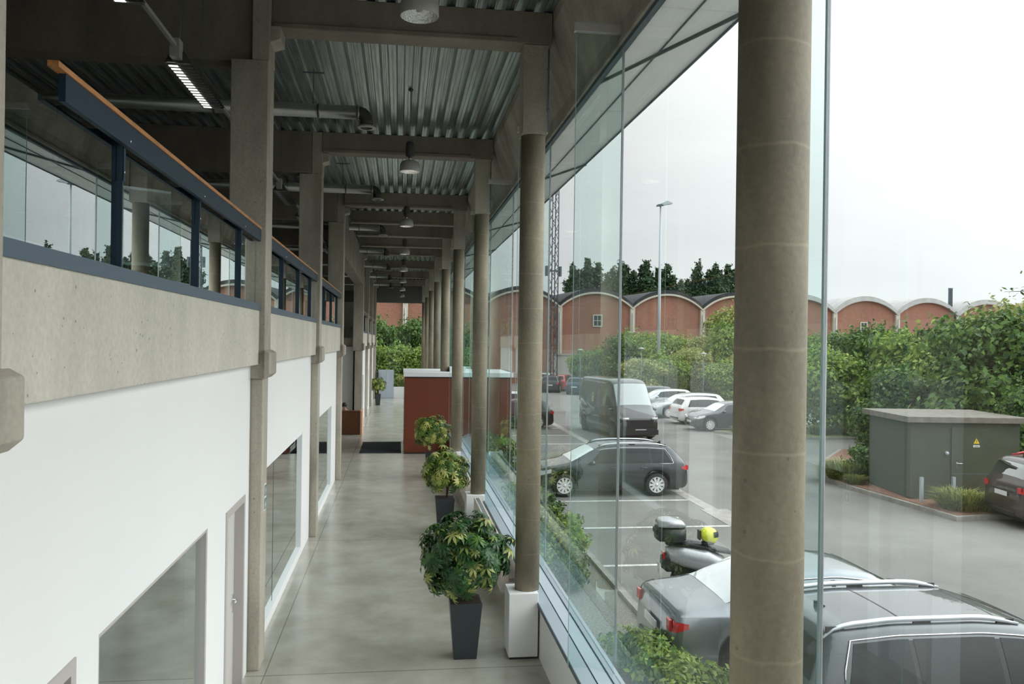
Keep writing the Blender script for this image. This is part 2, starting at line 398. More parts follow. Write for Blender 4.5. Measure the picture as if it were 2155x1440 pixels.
# corrugated deck
b_ = MB(); x = -14.0; prof = []
while x < 2.1:
    prof += [(x, 8.62), (x + .04, 8.62), (x + .046, 8.634), (x + .06, 8.634), (x + .066, 8.62), (x + .105, 8.62), (x + .135, 8.76), (x + .165, 8.76), (x + .172, 8.748), (x + .188, 8.748), (x + .195, 8.76), (x + .23, 8.76)]; x += .26
vs = [(p[0], Y0, p[1]) for p in prof] + [(p[0], YE, p[1]) for p in prof]; nn = len(prof)
b_.add(vs, [(i, i + 1, nn + i + 1, nn + i) for i in range(nn - 1)])
deck = b_.build('ceiling', 'galvanised'); tag(deck, kind='structure')
sol = deck.modifiers.new('thick', 'SOLIDIFY'); sol.thickness = .006
struct('roof', MB().box(-14.2, 2.3, Y0 - .2, YE + .3, 8.79, 9.1), 'concrete_ceiling')  # unseen slab over the deck, added to block light from above
struct('wall_back_unseen', MB().box(-14, 2.25, Y0 - .2, Y0, -.2, 8.78), 'plaster')  # out of view; added to keep sky light from entering behind the camera
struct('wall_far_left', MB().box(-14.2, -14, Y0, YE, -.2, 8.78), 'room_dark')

# left ground-floor wall with its openings: list (y0,y1,z0,z1)
def wall_with_holes(x0, x1, ya, yb, z0, z1, holes):
    b_ = MB(); cur = ya
    for (h0, h1, a, c) in holes:
        if h0 > cur: b_.box(x0, x1, cur, h0, z0, z1)
        if a > z0: b_.box(x0, x1, h0, h1, z0, a)
        b_.box(x0, x1, h0, h1, c, z1); cur = h1
    if yb > cur: b_.box(x0, x1, cur, yb, z0, z1)
    return b_
WX = -1.85
WT = 3.87
LY = [(c - .24, c + .24) for c in (3.62, 11.18, 18.5, 25.85, 33.0, 40.1, 47.2, 54.3, 61.4)]          # left column extents in y
LX0, LX1 = -2.14, -1.68
struct('wall_left', wall_with_holes(-2.05, WX, Y0, LY[0][0] - .0, 0, WT, []), 'plaster')
nwall = 0
wall_specs = {
    1: [(4.5, 5.2, 0, 2.33), (5.6, 8.64, .05, 2.32), (9.52, 10.65, 0, 2.29)],
    2: [(11.62, 16.85, .12, 2.38)],
    3: [(18.95, 24.0, .12, 2.38)],
    6: [(41.2, 45.2, .12, 2.4)], 7: [(48.0, 52.6, .12, 2.4)], 8: [(55.2, 59.8, .12, 2.4)],
}
for k, holes in wall_specs.items():
    nwall += 1
    struct('wall_left', wall_with_holes(-2.05, WX, LY[k - 1][1], LY[k][0], 0, WT, holes), 'plaster')
struct('wall_left', MB().box(-2.05, WX, LY[8][1], YE, 0, WT), 'plaster')
# recess beside the reception: wall set back
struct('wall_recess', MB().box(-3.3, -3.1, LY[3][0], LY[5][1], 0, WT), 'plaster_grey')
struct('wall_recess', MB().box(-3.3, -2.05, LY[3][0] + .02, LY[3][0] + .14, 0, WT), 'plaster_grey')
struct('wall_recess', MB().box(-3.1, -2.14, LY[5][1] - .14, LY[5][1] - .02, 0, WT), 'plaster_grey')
# rooms behind
struct('wall_room', MB().box(-7.2, -7.0, Y0, YE, 0, WT), 'room_grey')
for k in (0, 1, 2, 3, 5, 6, 7):
    yy = CY[k] + (.0 if k else 0)
    struct('wall_room', MB().box(-7.0, -3.3 if k in (3, 5) else -2.14, yy - .08, yy + .08, 0, WT), 'room_grey')
# mezzanine slab
sl = MB().box(-14, -2.05, Y0, LY[3][0], 3.87, 4.28); sl.box(-14, -3.3, LY[3][0], LY[5][1], 3.87, 4.28); sl.box(-14, -2.05, LY[5][1], YE, 3.87, 4.28)
struct('floor_mezzanine', sl, 'concrete')

# windows in the ground-floor wall
wi = 0
def office_window(y0, y1, z0, z1, joints=(), deep_jamb=True):
    global wi; wi += 1
    o = empty('window_%d' % wi, (WX, y0, 0)); o['kind'] = 'structure'
    g_ = MB().box(-.062, -.05, .0, y1 - y0, z0, z1); g_.build('pane', 'office_glass', o)
    f = MB()
    f.box(-.2, -.002, y1 - y0 - .05, y1 - y0 - .002, z0, z1 - .002); f.box(-.2, -.005, .002, .03, z0, z1 - .002)
    f.box(-.2, -.005, .03, y1 - y0 - .05, z1 - .03, z1 - .002)
    f.box(-.2, .0, .03, y1 - y0 - .05, z0 - .0, z0 + .03)
    f.build('window_frame', 'frame_beige' if y0 < 10 else 'white_paint', o)
    for j in joints: MB().box(-.066, -.046, j - y0 - .006, j - y0 + .006, z0, z1).build('glass_joint', 'steel_dark', o)
    return o
for k in (1, 2, 3, 6, 7, 8):
    for (a, b2, c, d) in wall_specs[k]:
        if c > 0: office_window(a, b2, c, d, joints=() if k == 1 else (a + (b2 - a) * .34,))
def door(n_, y0, y1, z1, leafmat_='door_leaf'):
    o = empty('door_%d' % n_, (WX, y0, 0)); o['kind'] = 'structure'; w = y1 - y0
    f = MB(); f.box(-.2, .012, 0, .08, 0, z1); f.box(-.2, .012, w - .08, w, 0, z1); f.box(-.2, .012, .08, w - .08, z1 - .08, z1)
    f.build('door_frame', 'frame_beige', o)
    lf = MB().box(-.15, -.10, .08, w - .08, .01, z1 - .08).build('door_leaf', leafmat_, o)
    h = MB(); h.tube([(-.10, w - .16, 1.05), (-.05, w - .16, 1.05), (-.045, w - .28, 1.05)], .011)
    h.box(-.10, -.09, w - .19, w - .13, .9, 1.12); h.build('door_handle', 'chrome', o)
    return o
door(1, 9.52, 10.65, 2.29); door(2, 4.5, 5.2, 2.33, 'room_dark')

# ------------------------------------------------------------------ left columns
def left_column(k):
    y0, y1 = LY[k]; b_ = MB()
    b_.box(LX0, LX1, y0, y1, 3.69, 7.71)
    b_.box(-2.05, LX1 - .02, y0 + .03, y1 - .03, 0, 3.69)
    b_.box(-1.89, LX1 + .01, y0 + .02, y1 - .02, 7.71, 8.6)
    b_.prism([(LX1, 3.69), (LX1 + .07, 3.75), (LX1 + .07, 4.02), (LX1, 4.06)], y0 - .06, y1 + .06, 'y')
    b_.prism([(LX1, 7.95), (LX1 + .14, 8.0), (LX1 + .14, 8.165), (LX1, 8.165)], y0 + .04, y1 - .04, 'y')
    o = b_.build('concrete_column', 'concrete', bevel=.012)
    lab = ['square concrete column cut by the left edge of the picture beside the blue handrail', 'tall square concrete column with restroom sign beyond the white door',
           'square concrete column, second beyond the white door along the white wall', 'square concrete column just before the reception recess', None,
           'dark square concrete column rising behind the reception desk'][k] if k < 6 else '%s square concrete column past the reception desk, towards the far glass wall' % ORD[k - 6]
    tag(o, lab, 'column', 'square concrete columns along the left wall')
for k in range(9):
    if k != 4: left_column(k)

# parapet beams on the left, one per bay
for k in (0, 1, 2, 3, 6, 7, 8, 9):
    ya = Y0 if k == 0 else LY[k - 1][1]; yb = YE if k == 9 else LY[k][0]
    o = MB().box(-2.05, -1.75, ya + .004, yb - .004, 3.87, 4.58).build('parapet_beam', 'concrete_light', bevel=.008)
    lab = {0: 'pale concrete parapet beam at the very edge beside the camera', 1: 'long pale concrete parapet beam under the nearest glass balustrade', 2: 'pale concrete parapet beam, second bay, between sign column and next column',
           3: 'pale concrete parapet beam, third bay, just before the reception recess', 6: 'pale concrete parapet beam, first bay past the reception desk', 7: 'pale concrete parapet beam, second bay past the reception desk',
           8: 'pale concrete parapet beam, third bay past the reception desk', 9: 'short pale concrete parapet beam against the far end wall'}[k]
    tag(o, lab, 'beam', 'parapet beams along the mezzanine')
o = MB().box(-3.3, -3.1, LY[3][0], LY[5][1], 3.87, 4.58).build('parapet_beam', 'concrete'); tag(o, 'grey concrete parapet beam set back above the reception recess', 'beam', 'parapet beams along the mezzanine')
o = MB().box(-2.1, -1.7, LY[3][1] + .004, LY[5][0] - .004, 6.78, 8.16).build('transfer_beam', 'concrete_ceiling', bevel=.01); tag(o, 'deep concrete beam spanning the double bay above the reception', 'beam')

# ceiling cross beams
def cross_beam(y, k, extra=False):
    b_ = MB(); b_.box(-1.67 if not extra else -1.68, 1.97, y - .185, y + .185, 8.17, 8.6)
    if not extra: b_.box(-13.98, -1.895, y - .185, y + .185, 7.72, 8.6)
    b_.box(-1.67, 1.5, y - .21, y - .185, 8.17, 8.24)
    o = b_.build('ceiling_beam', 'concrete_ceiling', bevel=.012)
    lab = 'dark concrete ceiling beam, %s cross beam counted from the camera' % ORD[k]
    tag(o, lab, 'beam', 'concrete cross beams under the metal deck')
ys = sorted([(c, False) for c in CY] + [(29.2, True), (36.3, True)])
for k, (y, ex) in enumerate(ys): cross_beam(y, k, ex)

# ------------------------------------------------------------------ right round columns
CX = 1.755
def round_column(k):
    y = CY[k]
    lab = {0: 'huge round concrete column standing closest to the camera', 1: 'round concrete column on white pedestal beside the nearest potted plant',
           2: 'round concrete column on white pedestal beside the second potted plant', 3: 'round concrete column just before the red entrance box'}.get(k, 'slim distant round column, %s behind the red entrance box' % (ORD[k - 4] if k >= 4 else ''))
    r_ = empty('round_column', (CX if k else 1.724, y, 0), 0, lab, 'column', 'round concrete columns along the glass front')
    MB().lathe([(.165, .87), (.165, 6.98)], n=40).build('shaft', 'concrete_round', r_)
    h = MB(); h.box(-.17, .17, -.185, .185, 6.98, 8.165); h.build('column_head', 'concrete', r_, bevel=.01)
    p_ = MB(); p_.box(-.27, .12, -.24, .24, .03, .87); p_.build('pedestal', 'plaster', r_, bevel=.006)
    MB().box(-.25, .11, -.22, .22, 0, .03).build('plinth', 'plastic_black', r_)
    if k < 3:
        q = MB()
        for zz in (7.3, 7.85):
            q.lathe([(.018, -.02), (.018, .02)], c=(.165, -.2, zz), n=10, ax='y')
        q.tube([(.165, -.21, 7.0), (.165, -.21, 8.1)], .009); q.build('conduit', 'steel_dark', r_)
for k in range(9): round_column(k)

# spandrel beams over the glass, one per bay
edges = [Y0] + CY + [YE]
for k in range(10):
    ya, yb = edges[k], edges[k + 1]
    b_ = MB(); b_.prism([(2.31, 7.40), (2.42, 7.40), (2.42, 8.76), (1.98, 8.76), (1.98, 8.45), (2.29, 7.62)], ya + .003, yb - .003, 'y'); b_.box(2.27, 2.31, ya + .003, yb - .003, 7.38, 7.44)
    o = b_.build('spandrel_beam', 'concrete', bevel=.008)
    lab = ['grey concrete edge beam over the glass beside the closest column', 'grey concrete edge beam over the glass between the huge column and the next'][k] if k < 2 else 'grey concrete edge beam over the glass, %s bay beyond the huge column' % ORD[k - 1]
    tag(o, lab, 'beam', 'edge beams over the glass front')

# ------------------------------------------------------------------ glass front
GX = 2.33
FY = [4.37 * i + .03 for i in range(0, 15)]
FY = [y for y in FY if y < YE - 1.5]
fed = [Y0] + FY + [YE]
nfin = 0
def gl_lab(y):
    if y < 2: return 'behind the camera side'
    return ''
BXY0, BXY1 = 31.5, 35.6
gi = 0
for i in range(len(fed) - 1):
    a, b2 = fed[i] + .012, fed[i + 1] - .012
    z0 = .66
    gi += 1
    segs = [(a, b2, z0)]
    if a < BXY1 and b2 > BXY0:
        segs = []
        if a < BXY0: segs.append((a, BXY0 - .01, z0))
        segs.append((max(a, BXY0), min(b2, BXY1), 3.05))
        if b2 > BXY1: segs.append((BXY1 + .01, b2, z0))
    o = MB()
    for (p0, p1, zz) in segs: o.box(GX - .008, GX + .008, p0, p1, zz, 7.36)
    w_ = o.build('window_%d' % (20 + gi), 'facade_glass'); tag(w_, kind='structure')
for i, y in enumerate(FY):
    if BXY0 - .3 < y < BXY1 + .3: z0 = 3.1
    else: z0 = .755
    r_ = empty('glass_fin', (0, y, 0), 0, 'upright green-tinted glass fin, %s of the fins counted from the camera' % ORD[i], 'glass fin', 'glass fins stiffening the glass front')
    f = MB(); f.prism([(1.82, z0), (2.045, z0), (GX - .012, z0 - .1), (GX - .012, 7.5), (1.82, 7.5)], -.0095, .0095, 'y'); f.mi = 1
    f.box(GX - .012, GX - .009, -.0095, .0095, z0, 7.36); f.box(1.816, 1.82, -.0095, .0095, z0, 7.5)
    f.build('fin_panel', ['fin_glass', 'glass_edge'], r_)
    c_ = MB(); c_.box(1.79, 2.30, -.03, .03, 7.50, 7.59); c_.build('fin_cap', 'frame_beige', r_)
    MB().box(GX - .009, GX + .012, -.012, .012, z0 + .05, 7.3).build('silicone_joint', 'aluminium', r_)
# sill wall + sill, radiators
hd = MB(); hd.box(GX - .03, GX + .03, Y0, YE, 7.33, 7.40)
struct('trim_1', hd, 'steel_dark')
def spanseg(ya, yb): return [(a, b2) for a, b2 in ((ya, min(yb, BXY0 - .02)), (max(ya, BXY1 + .02), yb)) if b2 > a + .05]
for k, (a, b2) in enumerate([(Y0, BXY0 - .02), (BXY1 + .02, YE)]):
    struct('wall_right', MB().box(1.90, 2.36, a, b2, -.19, .58), 'plaster'); struct('wall_right', MB().box(1.90, 2.04, a, b2, .58, .70), 'plaster')
    s_ = MB(); s_.box(1.875, 2.03, a, b2, .70, .745); s_.prism([(2.045, .70), (2.27, .60), (2.27, .64), (2.045, .75)], a, b2, 'y'); s_.mi = 1; s_.box(1.865, 1.875, a, b2, .69, .75); s_.box(2.03, 2.045, a, b2, .69, .74)
    s_.mi = 0; s_.box(2.27, 2.38, a, b2, .58, .66)
    struct('window_sill_%d' % (k + 1), s_, ['sill_metal', 'steel_dark'])
def radiator(a, b2, lab):
    r_ = empty('radiator', (1.72, (a + b2) / 2, 0), 0, lab, 'radiator', 'flat radiators under the window sill'); h = (b2 - a) / 2
    MB().box(-.10, .03, -h, h, .28, .88).build('radiator_panel', 'radiator', r_, bevel=.008)
    g_ = MB()
    for i in range(int(2 * h / .12)): g_.box(-.07, .0, -h + .05 + i * .12, -h + .12 + i * .12, .88, .886)
    g_.build('top_grille', 'steel_dark', r_)
    for s in (-1, 0, 1): MB().box(.03, .175, s * h * .8 - .02, s * h * .8 + .02, .30, .36).build('wall_bracket', 'radiator', r_)
radiator(13.1, 17.9, 'long beige radiator behind the nearest potted plant'); radiator(20.2, 25.0, 'long beige radiator behind the second potted plant')

# end wall: glazed with low white upstand
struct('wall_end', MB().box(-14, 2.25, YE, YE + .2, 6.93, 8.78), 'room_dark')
struct('wall_end', MB().box(-1.67, 2.25, YE, YE + .2, 0, .8), 'plaster')
struct('wall_end', MB().box(-14, -1.67, YE, YE + .2, 0, 6.93), 'concrete')
tag(MB().box(-1.67, 2.25, YE + .05, YE + .07, .8, 6.93).build('window_60', 'facade_glass'), kind='structure')
# canopy
CZ = 7.42
cp = MB(); y = Y0
while y < YE + 1:
    y2 = min(y + 3.6, YE + 1.2)
    cp.box(2.43, 2.78, y, y2 - .01, CZ, CZ + .02); cp.box(2.795, 3.26, y, y2 - .01, CZ, CZ + .02); y = y2
r_ = empty('canopy', (0, 0, 0), 0, 'grey translucent sheet canopy running along outside over the glass', 'canopy')
cp.build('canopy_sheet', 'canopy_sheet', r_)
MB().box(3.26, 3.28, Y0, YE + 1.2, CZ - .02, CZ + .05).build('edge_profile', 'steel_dark', r_)
MB().box(2.78, 2.795, Y0, YE + 1.2, CZ - .012, CZ + .03).build('seam_profile', 'steel_dark', r_)
for k in range(9):
    yb_ = 7.38 + P * (k - 0)
    q = MB(); q.tube([(3.26, yb_ + .25, CZ - .03), (2.37, yb_ + 2.75, CZ - .03)], .022); q.build('diagonal_brace', 'canopy_bar', r_)

# ------------------------------------------------------------------ balustrades
def balustrade(ya, yb, lab, open_start=0, nposts=3, x=-1.86):
    r_ = empty('balustrade', (x, ya, 4.58), 0, lab, 'balustrade', 'glass balustrades on the mezzanine edge'); w = yb - ya
    c_ = MB(); c_.box(.056, .125, .01, w - .01, -.03, .055); c_.box(-.1, .036, .01, w - .01, .0, .02); c_.build('base_channel', 'steel_channel', r_)
    s0 = open_start
    MB().box(.075, .13, s0, w - .02, .985, 1.015).build('handrail', 'wood_rail', r_)
    MB().box(.085, .12, s0 + .12, w - .02, .84, .985).build('rail_plate', 'steel_blue', r_)
    st = (w - .1) / nposts; ps = [1.86, 3.95, 5.95][:nposts] if w > 5 else [w * .5]
    for p in ps:
        q = MB(); q.box(-.16, .03, p - .01, p + .01, .02, .95); q.box(.06, .085, p - .035, p + .035, .62, .985); q.box(.03, .085, p - .03, p - .01, .02, .9)
        po = q.build('post', 'steel_blue', r_)
        for zz in (.68, .88): MB().lathe([(.009, 0), (.009, .008)], c=(.12 if zz > .8 else .085, p, zz), n=8, ax='x').build('bolt', 'chrome', po)
    cuts = [0.02] + ps + [w - .02]
    for a, b2 in zip(cuts[:-1], cuts[1:]):
        MB().box(.04, .052, a + .008, b2 - .008, .02, .83).build('glass_panel', 'balustrade_glass', r_)
balustrade(LY[0][1], LY[1][0], 'glass balustrade with blue rail and wooden handrail on the nearest parapet', .68)
balustrade(LY[1][1], LY[2][0], 'glass balustrade in the second bay, just beyond the column with the sign')
balustrade(LY[2][1], LY[3][0], 'glass balustrade in the third bay, just before the reception recess')
for k in (6, 7, 8): balustrade(LY[k - 1][1], LY[k][0], 'glass balustrade high on the mezzanine, %s bay past the reception' % ORD[k - 6], nposts=2)
# black bar railing above the recess
r_ = empty('bar_railing', (-3.2, LY[3][1], 4.58), 0, 'black bar railing set back above the reception recess', 'railing')
w = LY[5][0] - LY[3][1]
MB().box(-.02, .02, 0, w, .95, .99).build('top_rail', 'sign_black', r_); MB().box(-.02, .02, 0, w, .06, .09).build('bottom_rail', 'sign_black', r_)
b_ = MB(); y = .05
while y < w: b_.box(-.008, .008, y, y + .016, .0, .96); y += .13
tag(b_.build('bars', 'sign_black', r_), kind='stuff')

# ------------------------------------------------------------------ ceiling lamps and ducts
def pendant(loc, lab):
    r_ = empty('pendant_lamp', loc, 0, lab, 'lamp', 'round pendant lamps down the middle of the hall')
    MB().tube([(0, 0, .52), (0, 0, 8.62 - loc[2])], .007).build('suspension_rod', 'steel_dark', r_)
    c_ = MB(); c_.lathe([(.004, .0), (.045, .03), (.045, .05), (.0, .07)], c=(0, 0, 8.56 - loc[2]), n=14); c_.build('ceiling_hook', 'lamp_dark', r_)
    MB().lathe([(.0, .26), (.07, .27), (.078, .30), (.078, .48), (.06, .52), (.0, .53)], n=24).build('gear_housing', 'lamp_dark', r_)
    MB().lathe([(.03, .19), (.03, .27)], n=14).build('neck', 'chrome', r_)
    s_ = MB(); s_.lathe([(.172, .0), (.178, .01), (.175, .11), (.15, .17), (.09, .20), (.0, .205)], n=36, cap=False)
    s_.mi = 1; s_.lathe([(.171, .0), (.160, .05), (.12, .12), (.06, .16), (.0, .165)], n=36, cap=False)
    s_.build('lamp_shade', ['lamp_grey', 'lamp_mirror'], r_)
    MB().lathe([(.0, .04), (.03, .05), (.035, .09), (.02, .14), (.0, .16)], n=14).build('bulb', 'lamp_grey' if loc[1] < 12 else 'bulb', r_)
for k in range(8):
    pendant((.14, 7.75 + P * k, 7.16), 'silver bell pendant lamp under the metal deck, %s counted from the camera' % ORD[k])
def duct(y, k):
    z = 7.94; ex = -.72
    r_ = empty('air_duct', (0, y, z), 0, 'round metal air duct crossing the hall, %s counted from the camera' % ORD[k], 'duct', 'ventilation ducts ending over the hall')
    q = MB(); q.tube([(-13.9, 0, 0), (ex, 0, 0)], .11, 20); q.build('duct_pipe', 'duct', r_)
    rg = MB()
    for xx in (-7.5, -5.0, -3.0, -1.35, ex): rg.lathe([(.117, xx - .02), (.117, xx + .02)], n=20, ax='x')
    rg.build('joint_ring', 'duct', r_)
    pts = [(ex + .13 * math.sin(t), 0, -.13 + .13 * math.cos(t)) for t in [i * PI / 2 / 6 for i in range(7)]]
    MB().tube(pts + [(ex + .13, 0, -.2)], .105, 18).build('elbow', 'lamp_dark', r_)
    MB().lathe([(.10, -.25), (.155, -.25), (.16, -.235), (.11, -.2)], c=(ex + .13, 0, 0), n=24, cap=False).build('outlet_flange', 'lamp_grey', r_)
    h = MB(); h.tube([(-1.45, 0, .1), (-1.45, 0, 8.62 - z)], .006); h.box(-1.62, -1.28, -.01, .01, 8.55 - z, 8.57 - z); h.build('hanger', 'steel_dark', r_)
for k in range(7): duct(14.1 + P * k, k)
def strip_light(loc, lab, ln=1.8, lit=False):
    r_ = empty('strip_light', loc, 0, lab, 'ceiling lamp', 'long louvred strip lamps over the mezzanine'); h = ln / 2
    b_ = MB(); b_.prism([(-.14, .0), (.14, .0), (.07, .12), (-.07, .12)], -h, h, 'y'); b_.build('housing', 'lamp_dark', r_)
    MB().box(-.05, .05, -h - .14, -h + .02, .02, .22).build('end_box', 'lamp_grey', r_)
    MB().box(-.12, -.03, -h + .03, h - .03, -.006, .0).build('lit_tube_panel', 'tube_light' if lit else 'white_paint', r_)
    l_ = MB(); n_ = 16
    for i in range(n_ + 1): l_.box(-.13, .13, -h + .02 + i * (ln - .04) / n_ - .022, -h + .02 + i * (ln - .04) / n_ + .022, -.02, -.007)
    l_.build('louvre', 'chrome', r_)
    for yy in (-h + .1, h * .25): MB().tube([(0, yy, .12), (0, yy, 8.615 - loc[2])], .004, 6).build('suspension_wire', 'steel_dark', r_)
    MB().box(-.02, .02, -h - 1.9, -h - .14, .13, .17).build('trunking', 'lamp_grey', r_)
for k in range(7):
    strip_light((-2.44, (7.05, 10.50, 14.6, 18.4, 22.0, 25.6, 29.2)[k], 7.2), 'louvred strip lamp nearest the columns on the mezzanine, %s from the camera' % ORD[k], lit=k < 2)
for k in range(5):
    strip_light((-6.15, 6.5 + 5.2 * k, 7.2), 'louvred strip lamp deeper inside the mezzanine room, %s from the camera' % ORD[k])
strip_light((-2.6, 35.0, 6.3), 'short strip lamp hanging behind the deep beam over the reception', 1.2)

# mezzanine furniture: whiteboard easels
def easel(loc, rz, lab):
    r_ = empty('whiteboard_easel', loc, rz, lab, 'whiteboard')
    MB().box(-.42, .42, -.015, .015, .72, 1.5).build('board', 'white_paint', r_)
    f = MB(); f.box(-.44, .44, -.02, .018, .69, .72); f.box(-.44, .44, -.02, .018, 1.5, 1.53); f.box(-.44, -.42, -.02, .018, .72, 1.5); f.box(.42, .44, -.02, .018, .72, 1.5); f.build('board_frame', 'aluminium', r_)
    for s in (-1, 1): MB().tube([(s * .3, 0, 1.5), (s * .5, .12, .0)], .02, 8).build('leg', 'aluminium', r_)
    MB().tube([(0, .03, 1.5), (0, .6, 0)], .02, 8).build('leg', 'aluminium', r_)
easel((-2.75, 12.0 - 2.4, 4.28), math.radians(35), 'white board on an aluminium easel standing behind the nearest balustrade')
easel((-2.9, 15.2, 4.28), math.radians(25), 'white board on an easel behind the second balustrade')
def mez_table(loc, lab):
    r_ = empty('table', loc, 0, lab, 'table', 'white tables on the mezzanine')
    MB().box(-.4, .4, -.8, .8, .71, .74).build('tabletop', 'white_paint', r_)
    for sx in (-1, 1):
        for sy in (-1, 1): MB().box(sx * .36 - .02, sx * .36 + .02, sy * .74 - .02, sy * .74 + .02, 0, .71).build('leg', 'aluminium', r_)
mez_table((-3.6, 7.3, 4.28), 'white table on the mezzanine behind the nearest balustrade'); mez_table((-3.7, 20.5, 4.28), 'white table on the mezzanine behind the third balustrade')
for i, yy in enumerate((4.12, 11.27, 18.42, 25.57)):
    o = MB().box(-8.2, -7.8, yy - .2, yy + .2, 4.28, 7.72).build('concrete_column', 'concrete_ceiling'); tag(o, 'dark inner concrete column deep in the mezzanine room, %s from the camera' % ORD[i], 'column', 'inner columns of the mezzanine room')

# ------------------------------------------------------------------ sign on the column
r_ = empty('restroom_sign', (LX1 - .02, LY[1][0] + .3, 2.15), 0, 'small green and white pictogram sign on the square column', 'sign')
MB().box(.0, .008, -.07, .07, -.17, .17).build('sign_plate', 'sign_white', r_)
g_ = MB()
for zc in (.085, -.085):
    g_.box(.008, .010, -.06, .06, zc - .07, zc + .07)
g_.build('pictogram_field', 'sign_green', r_)
g_ = MB()
for zc, sk in ((.085, 0), (-.085, 1)):
    g_.lathe([(.013, .010), (.013, .012)], c=(0, 0, zc + .045), n=10, ax='x')
    if sk: g_.prism([(-.035, zc - .03), (.035, zc - .03), (.012, zc + .028), (-.012, zc + .028)], .010, .012, 'x')
    else: g_.box(.010, .012, -.02, .02, zc - .02, zc + .028)
    g_.box(.010, .012, -.014, -.003, zc - .06, zc - .02); g_.box(.010, .012, .003, .014, zc - .06, zc - .02)
g_.build('pictogram', 'sign_white', r_)

# ------------------------------------------------------------------ entrance box, mat, desk, cabinet
r_ = empty('entrance_box', (0.22, 31.5, 0), 0, 'red timber-clad entrance box with white cap beside the glass front', 'entrance porch')
b_ = MB(); b_.box(0, 4.0, 0, .12, 0, 2.82); b_.box(0, 4.0, 3.9, 4.02, 0, 2.82); b_.box(0, .12, .12, 1.0, 0, 2.82); b_.box(0, .12, 3.0, 3.9, 0, 2.82); b_.box(0, .12, 1.0, 3.0, 2.3, 2.82)
b_.build('cladding', 'red_panel', r_)
MB().box(-.05, 4.05, -.05, 4.07, 2.86, 3.03).build('roof_cap', 'white_paint', r_, bevel=.01)
MB().box(-.01, 4.01, -.01, 4.03, 2.82, 2.86).build('shadow_gap', 'sign_black', r_)
MB().box(.0, 4.0, -.012, .0, 0, .04).build('plinth', 'sign_black', r_)
d_ = MB(); d_.box(.02, .05, 1.02, 2.98, .02, 2.28); dd = d_.build('door_leaf', 'office_glass', r_)
MB().box(.0, .06, 1.0, 1.05, 0, 2.3).build('door_frame', 'aluminium', r_)
MB().box(1.7, 2.3, .6, 1.3, 3.03, 3.22).build('roof_unit', 'white_paint', r_)
o = MB().box(-1.42, .12, 31.7, 35.1, .0, .018).build('door_mat', 'mat_black'); tag(o, 'large black doormat in front of the red entrance box', 'doormat')
r_ = empty('reception_desk', (-2.0, 37.7, 0), 0, 'brown wooden reception desk with pale end panel in the recess', 'desk')
b_ = MB(); b_.box(-.9, .34, 0, .04, .02, 1.03); b_.build('front_panel', 'wood_desk', r_)
MB().box(.34, .42, -.02, 1.2, 0, 1.06).build('end_panel', 'wood_light', r_); MB().box(-.9, .34, -.02, .5, 1.03, 1.06).build('desk_top', 'wood_desk', r_)
r_ = empty('storage_cabinet', (-.9, 61.5, 0), 0, 'pale grey two-door metal cabinet by the far end wall', 'cabinet')
MB().box(-.57, .53, .02, .45, 0, 2.05).build('cabinet_body', 'cabinet_grey', r_)
for s in (0, 1):
    q = MB().box(-.56 + s * .55, -.03 + s * .545, .0, .02, .06, 2.03).build('door', 'cabinet_grey', r_)
MB().box(-.045, -.005, -.025, .0, .95, 1.15).build('handle', 'sign_black', r_)
o = MB().box(-1.62, -1.48, 61.2, 61.9, .0, 1.9).build('cabinet_side_board', 'sign_black'); tag(o, 'tall narrow black board beside the pale grey cabinet', 'board')

# person behind the desk
r_ = empty('person', (-2.42, 38.75, 0), 0, 'person in dark top seated behind the reception desk', 'person')
def skinned(name, verts, edges, radii, m, parent, root=0, sub=2):
    me = bpy.data.meshes.new(name); me.from_pydata(verts, edges, []); o = bpy.data.objects.new(name, me); C.objects.link(o); o.parent = parent
    me.materials.append(M[m]); o.modifiers.new('skin', 'SKIN')
    for i, r in enumerate(radii):
        sv = me.skin_vertices[0].data[i]; sv.radius = (r, r) if not isinstance(r, tuple) else r; sv.use_root = (i == root)
    s_ = o.modifiers.new('sub', 'SUBSURF'); s_.levels = sub; s_.render_levels = sub
    for p in me.polygons: p.use_smooth = True
    return o
V_ = [(0, .05, .52), (0, .03, .72), (0, 0, .95), (0, -.02, 1.06), (0, -.04, 1.14), (0, -.06, 1.25),
      (.17, 0, .98), (.22, -.02, .75), (.16, -.22, .80), (-.17, 0, .98), (-.22, -.02, .75), (-.16, -.22, .80),
      (.1, -.1, .5), (.12, -.42, .52), (.12, -.40, .1), (.12, -.5, .04), (-.1, -.1, .5), (-.12, -.42, .52), (-.12, -.40, .1), (-.12, -.5, .04)]
E_ = [(0, 1), (1, 2), (2, 3), (3, 4), (4, 5), (2, 6), (6, 7), (7, 8), (2, 9), (9, 10), (10, 11), (0, 12), (12, 13), (13, 14), (14, 15), (0, 16), (16, 17), (17, 18), (18, 19)]
R_ = [.14, .12, .12, .055, .08, .085, .055, .045, .03, .055, .045, .03, .08, .06, .045, .04, .08, .06, .045, .04]
skinned('body', V_, E_, R_, 'person_skin', r_)
MB().lathe([(.16, .50), (.165, .72), (.17, .93), (.10, 1.02), (.062, 1.04)], c=(0, .02, 0), n=20).build('shirt', 'shirt_dark', r_)
MB().lathe([(.0, 1.37), (.07, 1.35), (.104, 1.28), (.106, 1.22), (.09, 1.15), (.04, 1.12)], c=(0, -.02, 0), n=20).build('hair', 'hair', r_)
hn = MB()
for sx in (-1, 1):
    for i in range(5): hn.tube([(sx * (.16 - .018 * i), -.24, .80), (sx * (.15 - .02 * i), -.32 + .01 * abs(i - 2), .79), (sx * (.145 - .02 * i), -.35 + .012 * abs(i - 2), .775)], .008, 6)
hn.build('fingers', 'person_skin', r_)
